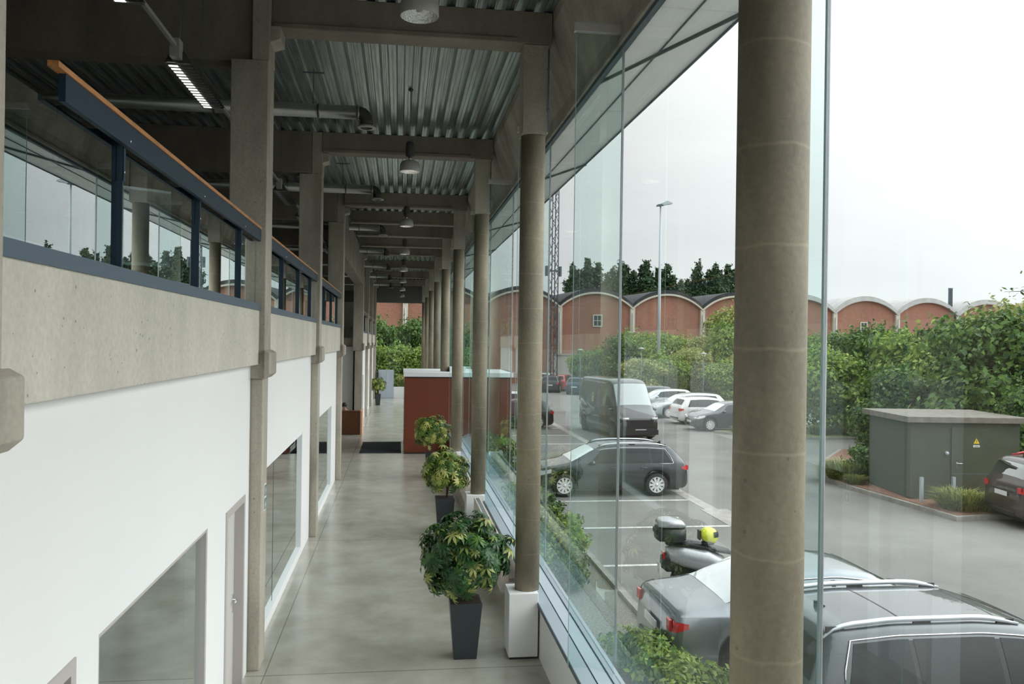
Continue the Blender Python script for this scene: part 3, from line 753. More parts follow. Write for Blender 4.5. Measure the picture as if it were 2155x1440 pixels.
fc = MB(); fc.lathe([(.0, -.02), (.014, 0), (.0, .02)], c=(0, -.155, 1.235), n=8, ax='z')
for s in (-1, 1): fc.lathe([(.0, -.008), (.010, 0), (.0, .008)], c=(s * .033, -.135, 1.265), n=8, ax='z')
fc.build('face_features', 'hair', r_)
r_ = empty('office_chair', (-2.42, 38.8, 0), 0, 'dark office chair under the seated person at the desk', 'chair')
MB().box(-.22, .22, -.2, .22, .38, .43).build('seat', 'shirt_dark', r_, bevel=.02); MB().box(-.2, .2, .2, .25, .48, .92).build('backrest', 'shirt_dark', r_, bevel=.02)
MB().lathe([(.025, .05), (.025, .38)], n=10).build('stem', 'chrome', r_)
b_ = MB()
for i in range(5): b_.tube([(0, 0, .08), (.28 * math.cos(i * 1.2566), .28 * math.sin(i * 1.2566), .03)], .02, 6)
b_.build('base', 'plastic_black', r_)
# ------------------------------------------------------------------ foliage helpers
rng = np.random.default_rng(11)
def leaf_mesh(name, pts, nrm, size, matname, up_bias=.3, aspect=1.6, fold=.25):
    """one small folded leaf per point; every leaf is an island of two quads"""
    n = len(pts)
    d = nrm + rng.normal(0, .55, (n, 3)); d[:, 2] += up_bias; d /= np.linalg.norm(d, axis=1)[:, None] + 1e-9
    a = rng.normal(0, 1, (n, 3)); a -= (a * d).sum(1)[:, None] * d; a /= np.linalg.norm(a, axis=1)[:, None] + 1e-9
    b = np.cross(d, a)
    s = (size * rng.uniform(.6, 1.35, n))[:, None]
    L_, Wd = a * s * aspect * .5, b * s * .5
    v = np.stack([pts - L_, pts + Wd * .9 + d * s * fold * .3, pts + L_, pts - Wd * .9 + d * s * fold * .3, pts - L_ * .1 - d * s * fold * .2], 1)
    v = np.stack([v[:, 0], v[:, 1], v[:, 2], v[:, 3]], 1).reshape(-1, 3)
    me = bpy.data.meshes.new(name)
    me.vertices.add(4 * n); me.vertices.foreach_set('co', v.astype(np.float32).ravel())
    i = np.arange(n) * 4
    tri = np.stack([i, i + 1, i + 2, i, i + 2, i + 3], 1).ravel()
    me.loops.add(6 * n); me.loops.foreach_set('vertex_index', tri.astype(np.int32))
    me.polygons.add(2 * n); me.polygons.foreach_set('loop_start', (np.arange(2 * n) * 3).astype(np.int32)); me.polygons.foreach_set('loop_total', np.full(2 * n, 3, np.int32))
    me.update(calc_edges=True); me.validate(); me.materials.append(M[matname])
    return me
def blob_points(blobs, dens, zmin=None, inner=.35, sprigs=0):
    P_, N_ = [], []
    for (cx, cy, cz, rx, ry, rz) in blobs:
        n = max(8, int(dens * (rx * ry + ry * rz + rx * rz) / 3 * 4 * PI))
        d = rng.normal(0, 1, (n, 3)); d /= np.linalg.norm(d, axis=1)[:, None]
        r = 1 - inner * rng.random(n) ** 2
        lump = 1 + .14 * np.sin(d[:, 0] * 5 + cx) * np.sin(d[:, 1] * 6 + cy) + .10 * np.sin(d[:, 2] * 9 + cz)
        p = d * np.array([rx, ry, rz]) * (r * lump)[:, None] + np.array([cx, cy, cz])
        P_.append(p); N_.append(d)
    P_, N_ = np.concatenate(P_), np.concatenate(N_)
    sp_, sn_ = [], []
    for (cx, cy, cz, rx, ry, rz) in blobs:
        if sprigs:
            for _ in range(sprigs):
                d = rng.normal(0, 1, 3); d[2] = abs(d[2]) * .8 + .1; d /= np.linalg.norm(d); m_ = 9
                t = rng.uniform(.85, 1.55, m_)[:, None]; sp_.append(np.array([cx, cy, cz]) + d * np.array([rx, ry, rz]) * t + rng.normal(0, .035 * (rx + .6), (m_, 3))); sn_.append(np.tile(d, (m_, 1)))
    if sp_: P_ = np.concatenate([P_] + sp_); N_ = np.concatenate([N_] + sn_)
    k = rng.random(len(P_)) < .05; P_[k] += N_[k] * rng.uniform(.05, .45, (k.sum(), 1)) * (np.array([b[3] for b in blobs]).mean())
    if zmin is not None:
        k = P_[:, 2] > zmin; P_, N_ = P_[k], N_[k]
    return P_, N_
def linkm(name, me, parent=None):
    o = bpy.data.objects.new(name, me); C.objects.link(o); o.parent = parent
    return o
def bush_blobs(r, h, n, seed, low=.25):
    q = random.Random(seed); out = []
    for _ in range(n):
        a = q.random() * 2 * PI; d = (q.random() ** .5) * r * .68; s = q.uniform(.17, .40) * r
        z = h * q.uniform(low, .86) * (1 - .32 * (d / r) ** 2)
        out.append((d * math.cos(a), d * math.sin(a), z, s, s, s * q.uniform(.65, 1.0)))
    out.append((0, 0, h * .45, r * .62, r * .62, h * .42))
    return out
def tree_meshes(r, h, n, seed, dens, leaf, matn, low=.25):
    bl = bush_blobs(r, h, n, seed, low)
    p, nn_ = blob_points(bl, dens, .05, sprigs=16 if r > 1 else 7)
    cm = leaf_mesh('crown', p, nn_, leaf, matn)
    tb = MB(); q = random.Random(seed)
    tb.tube([(0, 0, 0), (.05, .03, h * .35), (.0, .0, h * .7)], [r * .06, r * .045, r * .02], 8)
    for b_ in bl[:10]: tb.tube([(0, 0, h * q.uniform(.1, .4)), (b_[0] * .5, b_[1] * .5, b_[2] * .7), b_[:3]], [r * .03, r * .02, r * .008], 6)
    to = tb.build('trunk', 'bark'); tm = to.data; bpy.data.objects.remove(to)
    return cm, tm
def place_tree(name, meshes, loc, rz, s, label, cat, group=None):
    r_ = empty(name, loc, rz, label, cat, group); r_.scale = s if isinstance(s, tuple) else (s, s, s)
    linkm('crown', meshes[0], r_); linkm('trunk', meshes[1], r_)
    return r_

# ------------------------------------------------------------------ potted plants (umbrella leaves)
def schefflera(r, zc, rz_, nl, seed, matn, leaf=.15):
    q = random.Random(seed); b_ = MB()
    lumps = [(q.uniform(-.4, .4), q.uniform(-.4, .4), q.uniform(-.35, .45)) for _ in range(7)]
    for i in range(nl):
        while True:
            d = Vector((q.gauss(0, 1), q.gauss(0, 1), q.gauss(0, 1))).normalized()
            if d.z > -.75: break
        rad = q.uniform(.55, 1.0) ** .6
        bump = 1 + .18 * math.sin(d.x * 6 + seed) * math.cos(d.y * 5 + d.z * 4)
        c = Vector((d.x * r * rad * bump, d.y * r * rad * bump, zc + d.z * rz_ * rad * bump))
        ax = (d + Vector((0, 0, .55)) + Vector((q.gauss(0, .25), q.gauss(0, .25), q.gauss(0, .2)))).normalized()
        u = ax.orthogonal().normalized(); w = ax.cross(u); n_ = q.choice((7, 8, 8, 9)); L_ = leaf * q.uniform(.7, 1.15); a0 = q.random() * 6.28
        o = len(b_.v); vs = [c]; fs = []
        for j in range(n_):
            a = a0 + 2 * PI * j / n_ * .93; dr = u * math.cos(a) + w * math.sin(a); sd = ax.cross(dr)
            k = len(vs); wd = L_ * .15
            p1 = c + dr * L_ * .18; p2 = c + dr * L_ * .62 - ax * L_ * .10; p3 = c + dr * L_ * 1.0 - ax * L_ * .42
            vs += [p1, p2 + sd * wd, p3, p2 - sd * wd, c + dr * L_ * .35 + sd * wd * .75 - ax * .0, c + dr * L_ * .35 - sd * wd * .75]
            fs += [(0, k + 5, k + 4), (k + 4, k + 5, k + 3, k + 1), (k + 1, k + 3, k + 2)]
        b_.add(vs, fs)
    o = b_.build('crown', matn); me = o.data; bpy.data.objects.remove(o)
    return me
def potted(loc, lab, crown, cz, seed, rz=0):
    r_ = empty('potted_plant', loc, rz, lab, 'plant', 'umbrella plants in tall square pots')
    b_ = MB(); b_.frustum((0, 0), .30, .425, 0, .75); b_.build('pot', 'pot_grey', r_, bevel=.006)
    MB().box(-.195, .195, -.195, .195, .74, .755).build('soil', 'soil', r_)
    q = random.Random(seed)
    for i in range(4):
        a = q.random() * 6.28
        MB().tube([(.05 * math.cos(a), .05 * math.sin(a), .75), (.10 * math.cos(a + .5), .1 * math.sin(a + .5), .75 + (cz - .75) * .5), (.22 * math.cos(a + .9), .22 * math.sin(a + .9), cz + .15)], [.016, .013, .008], 7).build('stem', 'bark', r_)
    linkm('crown', crown, r_)
    return r_
s_big = schefflera(.60, 1.34, .56, 620, 3, 'leaf_schefflera', .125)
s_pale = schefflera(.53, 1.33, .50, 430, 5, 'leaf_schefflera_pale', .125)
s_far = schefflera(.56, 1.38, .52, 380, 9, 'leaf_schefflera_pale', .13)
potted((.92, 11.25, 0), 'dark green umbrella plant in grey square pot, the nearest one', s_big, 1.35, 1)
potted((1.04, 18.65, 0), 'pale variegated umbrella plant in grey pot, second from the camera', s_pale, 1.35, 2)
potted((1.05, 26.2, 0), 'variegated umbrella plant in grey pot right in front of the red box', s_far, 1.35, 3)
potted((-1.33, 55.2, 0), 'small distant umbrella plant in black pot beside the grey cabinet', s_far, 1.35, 4).scale = (.9, .9, .95)

# ------------------------------------------------------------------ car builder
def lerp_prof(pts, x):
    if x <= pts[0][0]: return pts[0][1]
    for (a, za), (b, zb) in zip(pts[:-1], pts[1:]):
        if x <= b: return za + (zb - za) * (x - a) / (b - a)
    return pts[-1][1]
class Body:
    def __init__(s, L, Wd, top, belt, wheels, wr=.33, zb=.19, taper=(.10, .16), shrink=.22, crown=.07, Hm=None, front_r=2.6):
        s.L, s.W, s.tp, s.belt, s.wh, s.wr, s.zb, s.tap, s.shr, s.cr = L, Wd / 2, top, belt, wheels, wr, zb, taper, shrink, crown
        s.H = Hm or max(z for _, z in top)
    def ztop(s, x):
        h = .05; return sum(lerp_prof(s.tp, x + k * h) for k in (-1.5, -.75, 0, .75, 1.5)) / 5 if .12 < x < s.L - .12 else lerp_prof(s.tp, x)
    def sec(s, x):
        L = s.L; t = (x - L / 2) / (L / 2)
        w = s.W * (1 - (s.tap[0] if t < 0 else s.tap[1]) * abs(t) ** 5)
        e = min(x, L - x)
        if e < .12: w *= 1 - .10 * (1 - e / .12) ** 2
        zt = s.ztop(x); zb = s.zb + (.08 * (1 - e / .15) if e < .15 else 0)
        for xw in s.wh:
            R = s.wr + .065; d = abs(x - xw)
            if d < R: zb = max(zb, s.wr + math.sqrt(R * R - d * d) - .01)
        c = s.cr if zt > s.belt + .15 else s.cr * .75
        be = min(lerp_prof(s.belt_p, x) if hasattr(s, 'belt_p') else s.belt, zt - c - .012)
        tt = max(0, min(1, (zt - s.belt) / (s.H - s.belt)))
        wr = w * (.94 - s.shr * tt)
        z5 = zt - c
        zb = min(zb, be - .04)
        P_ = [(0, zb), (w * .86, zb), (w * .97, zb + min(.05, (be - zb) * .3)), (w, zb + (be - zb) * .4), (w * .998, zb + (be - zb) * .72), (w * .972, be)]
        for k in (1, 2, 3, 4): f = k / 4; P_.append((w * .972 + (wr - w * .972) * (f ** 1.25), be + (z5 - be) * f))
        P_ += [(wr * .955, z5 + c * .5), (wr * .80, z5 + c * .78), (wr * .45, z5 + c * .95), (0, zt)]
        return P_
    def stations(s):
        xs = set([0, .01, .03, .06, .1, .14, s.L, s.L - .01, s.L - .03, s.L - .06, s.L - .1, s.L - .14])
        for i in range(int(s.L / .08) + 1): xs.add(round(i * s.L / int(s.L / .08), 3))
        for xw in s.wh:
            R = s.wr + .065
            for a in range(0, 13): xs.add(round(xw + R * math.cos(a * PI / 12), 3))
            xs.add(round(xw + R + .004, 3)); xs.add(round(xw - R - .004, 3))
        return sorted(xs)
    def mesh(s):
        b_ = MB(); b_.smooth = True; xs = s.stations(); vs = []; n = None
        for x in xs:
            h = s.sec(x); full = h + [(-y, z) for (y, z) in h[-2:0:-1]]; n = len(full)
            vs += [(x, y, z) for y, z in full]
        fs = []
        for k in range(len(xs) - 1):
            for i in range(n): j = (i + 1) % n; fs.append((k * n + i, k * n + j, (k + 1) * n + j, (k + 1) * n + i))
        b_.add(vs, fs); b_.smooth = False
        b_.f += [tuple(range(n)), tuple(range((len(xs) - 1) * n, len(xs) * n))]; b_.m += [0, 0]; b_.sm += [False, False]
        return b_
    def side(s, x0, x1, f0, f1, sgn, off=.006, nx=14):
        """patch on the side glass zone between fractions f0..f1 of belt..roof edge; x0/x1 may be (bottom, top) pairs"""
        b_ = MB(); b_.smooth = True; vs = []; nz = 5
        for i in range(nx + 1):
            for k in range(nz + 1):
                f = f0 + (f1 - f0) * k / nz
                a = x0[0] + (x0[1] - x0[0]) * k / nz if isinstance(x0, tuple) else x0
                c = x1[0] + (x1[1] - x1[0]) * k / nz if isinstance(x1, tuple) else x1
                x = a + (c - a) * i / nx; h = s.sec(x)
                g = f * 4; q = min(3, int(g)); g -= q
                y = h[5 + q][0] + (h[6 + q][0] - h[5 + q][0]) * g; z = h[5 + q][1] + (h[6 + q][1] - h[5 + q][1]) * g
                vs.append((x, sgn * (y + off), z + off * .2))
        b_.add(vs, [(i * (nz + 1) + k, i * (nz + 1) + k + 1, (i + 1) * (nz + 1) + k + 1, (i + 1) * (nz + 1) + k) for i in range(nx) for k in range(nz)])
        return b_
    def yat(s, x, z):
        h = s.sec(x)
        for a, b in zip(h[1:10], h[2:11]):
            if a[1] <= z <= b[1] and b[1] > a[1]: return a[0] + (b[0] - a[0]) * (z - a[1]) / (b[1] - a[1])
        return h[3][0]
    def lat(s, x0, x1, z0, z1, sgn, off=.006, nx=8, nz=4):
        """patch on the lower flank between heights"""
        b_ = MB(); b_.smooth = True; vs = []
        for i in range(nx + 1):
            x = x0 + (x1 - x0) * i / nx
            for k in range(nz + 1):
                a = z0[0] + (z0[1] - z0[0]) * i / nx if isinstance(z0, tuple) else z0
                c = z1[0] + (z1[1] - z1[0]) * i / nx if isinstance(z1, tuple) else z1
                z = a + (c - a) * k / nz; vs.append((x, sgn * (s.yat(x, z) + off), z))
        b_.add(vs, [(i * (nz + 1) + k, i * (nz + 1) + k + 1, (i + 1) * (nz + 1) + k + 1, (i + 1) * (nz + 1) + k) for i in range(nx) for k in range(nz)])
        return b_
    def zy(s, x, y):
        h = s.sec(x); y = abs(y)
        for a, b in zip(h[9:-1], h[10:]):
            if b[0] <= y <= a[0] and a[0] > b[0]: return a[1] + (b[1] - a[1]) * (a[0] - y) / (a[0] - b[0])
        return h[-1][1]
    def over(s, x0, x1, f, off=.007, nx=12, ny=12, y0=-1, y1=1, pinch=0):
        """patch on the top surface (windscreen, rear window, roof panel); f: share of the roof half width"""
        b_ = MB(); b_.smooth = True; vs = []
        for i in range(nx + 1):
            for j in range(ny + 1):
                yf = (y0 + (y1 - y0) * j / ny)
                x = x0 + (x1 - x0) * i / nx
                h = s.sec(x); y = h[9][0] * f * yf
                d = (s.ztop(min(x + .02, s.L)) - s.ztop(max(x - .02, 0))) / .04
                nl = math.sqrt(1 + d * d)
                vs.append((x - d / nl * off, y, s.zy(x, y) + off / nl))
        b_.add(vs, [(i * (ny + 1) + k, i * (ny + 1) + k + 1, (i + 1) * (ny + 1) + k + 1, (i + 1) * (ny + 1) + k) for i in range(nx) for k in range(ny)])
        return b_
wheel_cache = {}
def wheel(parent, x, y, r, spokes=10, wdt=.21, style='rim_silver'):
    key = (r, spokes, wdt, style, y > 0); sg = 1 if y > 0 else -1
    t_ = MB(); t_.lathe([(r * .66, -wdt * .46), (r * .94, -wdt * .5), (r, -wdt * .36), (r, wdt * .36), (r * .94, wdt * .5), (r * .66, wdt * .46)], n=32, ax='y', cap=False)
    w = empty('wheel', (x, y - sg * wdt * .5, r), 0); w.parent = parent
    if key in wheel_cache:
        a, b = wheel_cache[key]; linkm('tyre', a, w); linkm('rim', b, w); return w
    a = t_.build('tyre', 'black_rubber', w)
    q = MB(); q.lathe([(r * .60, sg * wdt * .30), (r * .68, sg * wdt * .50), (r * .70, sg * wdt * .45), (r * .66, sg * wdt * .2), (r * .60, sg * wdt * .25)], n=32, ax='y', cap=False)
    q.lathe([(.0, sg * wdt * .46), (r * .16, sg * wdt * .45), (r * .18, sg * wdt * .2)], n=16, ax='y')
    for i in range(spokes):
        a_ = 2 * PI * i / spokes; dx, dz = math.cos(a_), math.sin(a_); px, pz = -dz, dx; y0, y1 = sg * wdt * .28, sg * wdt * .44
        k1, k2 = r * .075, r * .115
        P1 = [(dx * r * .12 + px * k1 * s_, dz * r * .12 + pz * k1 * s_) for s_ in (-1, 1)]; P2 = [(dx * r * .64 + px * k2 * s_, dz * r * .64 + pz * k2 * s_) for s_ in (1, -1)]
        pl = P1 + P2
        q.add([(p[0], y0, p[1]) for p in pl] + [(p[0], y1, p[1]) for p in pl], [(3, 2, 1, 0), (4, 5, 6, 7)] + [(i2, (i2 + 1) % 4, 4 + (i2 + 1) % 4, 4 + i2) for i2 in range(4)])
    q.mi = 1; q.lathe([(.0, sg * wdt * .1), (r * .62, sg * wdt * .1)], n=24, ax='y')
    b = q.build('rim', [style, 'plastic_black'], w)
    wheel_cache[key] = (a.data, b.data)
    return w
def car(loc, rz, label, pnt, kind='hatch', group=None, rails=None, glassm='car_glass', plate=True, detail=1, name='car', scale=1):
    K = dict(
        wagon=dict(L=4.56, W=1.80, wh=(.97, 3.68), belt=.93, top=[(0, .66), (.02, .80), (.06, .93), (.12, 1.02), (.42, 1.36), (.55, 1.43), (1.2, 1.475), (2.0, 1.48), (2.55, 1.44), (2.85, 1.34), (3.50, 1.00), (3.62, .965), (4.1, .88), (4.42, .76), (4.53, .60), (4.56, .5)],
                   sg=[((.50, .72), (1.12, 1.12)), ((1.18, 1.18), (2.02, 2.02)), ((2.08, 2.08), (3.02, 2.62)), ], ws=(2.80, 3.47), rw=(.15, .42)),
        sedan=dict(L=4.65, W=1.80, wh=(1.0, 3.72), belt=.92, top=[(0, .60), (.02, .78), (.06, .93), (.12, 1.00), (.62, 1.04), (.80, 1.08), (1.45, 1.38), (1.75, 1.43), (2.3, 1.45), (2.75, 1.40), (2.95, 1.33), (3.62, 1.0), (3.75, .96), (4.2, .88), (4.5, .76), (4.62, .60), (4.65, .5)],
                   sg=[((1.0, 1.38), (1.62, 1.62)), ((1.68, 1.68), (2.2, 2.2)), ((2.26, 2.26), (3.15, 2.72))], ws=(2.88, 3.58), rw=(.76, 1.42)),
        suv=dict(L=4.78, W=1.90, wh=(.98, 3.85), belt=1.08, top=[(0, .72), (.02, .95), (.07, 1.10), (.12, 1.20), (.26, 1.60), (.40, 1.68), (1.0, 1.73), (1.9, 1.73), (2.35, 1.69), (2.65, 1.61), (3.45, 1.22), (3.6, 1.17), (3.85, 1.13), (4.3, 1.03), (4.6, .90), (4.74, .72), (4.78, .6)],
                   sg=[((.42, .56), (1.12, 1.12)), ((1.17, 1.17), (2.02, 2.02)), ((2.08, 2.08), (3.05, 2.5))], ws=(2.62, 3.42), rw=(.13, .27)),
        hatch=dict(L=4.1, W=1.75, wh=(.80, 3.32), belt=.95, top=[(0, .66), (.02, .82), (.06, .96), (.12, 1.06), (.36, 1.38), (.5, 1.46), (1.1, 1.50), (1.8, 1.50), (2.25, 1.45), (2.5, 1.36), (3.1, 1.02), (3.22, .98), (3.7, .88), (4.0, .74), (4.08, .58), (4.1, .5)],
                   sg=[((.45, .66), (.98, .98)), ((1.04, 1.04), (1.8, 1.8)), ((1.86, 1.86), (2.75, 2.35))], ws=(2.46, 3.07), rw=(.15, .36)),
        van=dict(L=5.9, W=2.02, wh=(1.0, 4.9), belt=1.30, top=[(0, 1.6), (.02, 2.55), (.08, 2.68), (.3, 2.72), (3.8, 2.74), (4.2, 2.70), (4.5, 2.58), (5.15, 1.55), (5.25, 1.42), (5.6, 1.22), (5.8, 1.05), (5.88, .8), (5.9, .6)],
                 sg=[((3.95, 3.95), (5.0, 4.55))], ws=(4.52, 5.13), rw=None),
    )[kind]
    B = Body(K['L'], K['W'], K['top'], K['belt'], K['wh'], wr=.33 if kind not in ('suv', 'van') else .36, zb=.2 if kind != 'suv' else .26,
             shrink=.22 if kind != 'van' else .13, crown=.07 if kind != 'van' else .10)
    L_ = K['L']; r_ = empty(name, loc, rz, label, 'van' if kind == 'van' else 'car', group); r_.scale = (scale, scale, scale)
    root = empty('shell', (0, 0, 0)); bpy.data.objects.remove(root)
    T = Matrix.Translation((-L_ / 2, 0, 0))
    def bd(mb, nm, mt, par=None, bevel=0):
        if par is None: mb.v = [(x - L_ / 2, y, z) for x, y, z in mb.v]
        else: mb.v = [(x - L_ / 2, y, z) for x, y, z in mb.v]
        return mb.build(nm, mt, par or r_, bevel=bevel)
    bd(B.mesh(), 'body', pnt)
    # dark underbody
    ub = MB(); ub.box(.25, L_ - .25, -K['W'] * .40, K['W'] * .40, .16, .45); bd(ub, 'underbody', 'plastic_black')
    for xw in K['wh']:
        for s in (-1, 1):
            wheel(r_, xw - L_ / 2, s * (K['W'] / 2 - .015), B.wr, 10 if kind != 'van' else 6, style='rim_silver' if kind != 'van' else 'steel_dark')
    f0, f1 = (.06, .88)
    for s in (-1, 1):
        if kind != 'van': bd(B.side((K['sg'][0][0][0] + .03, K['sg'][0][0][1] + .02), (K['sg'][-1][1][0] - .03, K['sg'][-1][1][1] - .02), .08, .86, s, .003, 40), 'pillar_trim', 'plastic_black')
        for (a, b) in K['sg']:
            bd(B.side(a, b, f0, f1, s), 'side_window', glassm)
        if rails or kind in ('sedan',) or pnt == 'paint_anthracite':
            a = K['sg'][0][0]; b = K['sg'][-1][1]; tr = MB()
            pts = []
            for i in range(25):
                x = a[1] - .03 + (b[1] + .12 - a[1]) * i / 24; h = B.sec(x); y = h[8][0] + (h[9][0] - h[8][0]) * .75; z = h[8][1] + (h[9][1] - h[8][1]) * .75; pts.append((x, s * (y + .012), z))
            h = B.sec(a[0]); lo = (a[0] - .03, s * (h[5][0] + .012), h[5][1] + .03)
            md = ((a[0] + a[1]) / 2 - .06, s * ((lo[1] * s + pts[0][1] * s) / 2 + .01), (lo[2] + pts[0][2]) / 2)
            low = [(x, s * (B.sec(x)[5][0] + .010), B.sec(x)[5][1] + .012) for x in [b[0] - (b[0] - a[0]) * i / 12 for i in range(13)]]
            tr.tube(pts[::-1] + [md, lo] + low[::-1][:3], .008, 6); bd(tr, 'window_trim', 'chrome')
        # mirror
        mx_ = K['sg'][-1][1][0] - .12; yb = B.yat(mx_, K['belt'] - .02)
        q = MB(); q.lathe([(.0, -.07), (.055, -.05), (.07, .0), (.06, .10), (.0, .14)], c=(mx_, s * (yb + .12), K['belt'] + .06), n=10, ax='y' if 1 else 'z'); q.box(mx_ - .02, mx_ + .02, s * (yb - .02), s * (yb + .08), K['belt'] - .0, K['belt'] + .04)
        bd(q, 'mirror', pnt)
        # lamps
        zt = K['belt']
        tl = B.lat(.03, .22, (zt - .20, zt - .14), (zt - .05, zt - .08), s, .010); tl.smooth = False
        y_ = B.yat(.02, zt - .12); tl.box(-.006, .03, s * (y_ - .14), s * (y_ - .01), zt - .19, zt - .05); bd(tl, 'tail_lamp', 'lamp_red')
        fl = B.lat(L_ - .50, L_ - .06, (zt - .24, zt - .34), (zt - .13, zt - .22), s, .010)
        y_ = B.yat(L_ - .08, zt - .3); fl.box(L_ - .10, L_ - .02, s * (y_ - .30), s * (y_ - .02), zt - .36, zt - .25); bd(fl, 'headlamp', 'lamp_clear')
        # door seams and handles
        if detail:
            sm_ = MB()
            for (a, b) in K['sg'][1:]:
                x = a[0] - .03
                for (za, zc) in ((B.sec(x)[2][1] + .02, K['belt'] - .02),):
                    p = B.lat(x - .004, x + .004, za, zc, s, .003, 1, 8); sm_.v_off = len(sm_.v); o_ = len(sm_.v); sm_.v += p.v; sm_.f += [[o_ + i for i in f] for f in p.f]; sm_.m += p.m; sm_.sm += p.sm
            if sm_.v: bd(sm_, 'door_seam', 'plastic_black')
            for (a, b) in K['sg'][1:]:
                x = a[0] + .10; y = B.yat(x, K['belt'] - .10)
                hd_ = MB(); hd_.tube([(x, s * (y + .01), K['belt'] - .10), (x + .02, s * (y + .035), K['belt'] - .10), (x + .16, s * (y + .035), K['belt'] - .10), (x + .18, s * (y + .01), K['belt'] - .10)], .012, 6); bd(hd_, 'door_handle', pnt)
    bd(B.over(K['ws'][0], K['ws'][1], .95), 'windscreen', 'car_glass_clear' if kind != 'van' else 'car_glass_clear')
    if K['rw']: bd(B.over(K['rw'][0], K['rw'][1], .90), 'rear_window', 'car_glass_clear' if kind == 'sedan' else glassm)
    # bumpers
    z = K['belt'] - .35
    q = MB(); q.box(-.03, .06, -.55, .55, .30, .40); q.box(L_ - .06, L_ + .02, -.55, .55, .26, .46); bd(q, 'bumper_insert', 'plastic_black', bevel=.01)
    if plate:
        q = MB().box(-.035, -.02, -.26, .26, z + .02, z + .13); bd(q, 'number_plate', 'plate')
        q = MB().box(L_ + .005, L_ + .03, -.26, .26, .42, .53); bd(q, 'number_plate', 'plate')
    if rails:
        for s in (-1, 1):
            a, b = rails[1], rails[2]; q = MB(); pts = []; rr = []
            for i in range(21):
                x = a + (b - a) * i / 20; y = B.sec(x)[9][0] * .90; z = B.zy(x, y); u = i / 20
                lift = .032 * min(1, min(u, 1 - u) * 7); pts.append((x, s * y, z + .014 + lift)); rr.append(.014 + .014 * min(1, min(u, 1 - u) * 8))
            q.tube(pts, rr, 8); bd(q, 'roof_rail', rails[0])
            q = MB()
            for u in (.06, .5, .93): x = a + (b - a) * u; y = B.sec(x)[9][0] * .90; q.box(x - .09, x + .09, s * (y - .012), s * (y + .012), B.zy(x, y) - .01, B.zy(x, y) + .05)
            bd(q, 'rail_foot', 'plastic_black')
        q = MB()
        for x in (K['sg'][1][0][0] + .0, K['sg'][2][0][0] + .15):
            p = B.over(x - .006, x + .006, .80, .004, 1, 16); o_ = len(q.v); q.v += p.v; q.f += [[o_ + i for i in f] for f in p.f]; q.m += p.m; q.sm += p.sm
        bd(q, 'roof_seam', 'plastic_black')
        x = K['sg'][0][0][0] + .18
        q = MB(); q.prism([(x - .07, B.ztop(x) - .01), (x + .07, B.ztop(x) - .01), (x - .04, B.ztop(x) + .06), (x - .07, B.ztop(x) + .06)], -.015, .015, 'y'); bd(q, 'antenna', 'plastic_black')
    r_['_'] = 0; del r_['_']
    return r_, B
HPI = PI
car((6.17, 8.26, GZ), 0, 'dark grey SUV with silver roof rails parked closest to the glass front', 'paint_anthracite', 'suv', rails=('aluminium', .30, 2.35))
car((5.80, 11.15, GZ), 0, 'silver-grey saloon car parked between the large SUV and the scooter', 'paint_sedan', 'sedan', glassm='car_glass_clear')
car((6.12, 24.45, GZ), PI, 'dark estate car with silver multi-spoke wheels parked nose to the building', 'paint_wagon', 'wagon', rails=('aluminium', .6, 2.7))
vn, VB = car((10.5, 39.9, GZ), math.radians(-90 + 7), 'black high-roof delivery van driving along the lane', 'paint_van', 'van', name='van')
g_ = MB(); g_.box(2.93, 2.97, -.62, .62, .62, .95); g_.box(2.95, 3.0, -.85, .85, .28, .50); g_.build('grille', 'plastic_black', vn)
g_ = MB(); g_.box(1.95, 2.2, -.9, .9, 1.42, 1.46); g_.build('windscreen_base', 'plastic_black', vn)
e_ = MB(); e_.box(-.75, -.45, 0, .012, 1.55, 1.85); e_.prism([(-.72, 1.9), (-.48, 1.9), (-.60, 2.05)], 0, .012, 'y')
e_.v = [(x, -(1.01 + y), z) for x, y, z in e_.v]; e_.build('gold_emblem', 'emblem_gold', vn)
car((16.9, 41.9, GZ), PI + .05, 'dark grey hatchback facing the lane at the near end of the far row', 'paint_darkgrey', 'hatch')
car((17.2, 45.3, GZ), .08, 'white hatchback with red tail lamps behind the dark grey hatchback', 'paint_white', 'hatch')
car((17.3, 49.2, GZ), PI, 'silver estate car with dark windows behind the white hatchback', 'paint_silver', 'wagon')
car((17.0, 53.2, GZ), PI, 'pale silver car half hidden behind the black van', 'paint_silver', 'hatch')
car((17.0, 57.0, GZ), PI, 'dark car at the back of the far row beyond the van', 'paint_darkgrey', 'hatch')
car((17.4, 19.0, GZ), math.radians(-8), 'dark brown SUV at the right edge parked beside the green kiosk', 'paint_brown', 'suv', glassm='car_glass_clear', rails=('lamp_red', .6, 2.9))
car((15.6, 71.5, GZ), math.radians(62), 'dark blue car with red tail lamps at the far end of the lane', 'paint_blue', 'hatch')
car((15.0, 76.5, GZ), math.radians(62), 'far small red-brown car queued past the dark blue one', 'paint_red', 'hatch')
car((14.2, 81.0, GZ), math.radians(70), 'farthest tiny pale car at the end of the lane', 'paint_silver', 'hatch')
car((13.6, 74.5, GZ), math.radians(75), 'far black car just left of the dark blue one', 'paint_black', 'hatch')
car((5.8, 43.0, GZ), PI, 'black car with red tail lamp seen between the round columns', 'paint_black', 'hatch')
car((5.9, 49.5, GZ), PI, 'white car glimpsed through the glass beyond the black one', 'paint_white', 'hatch')

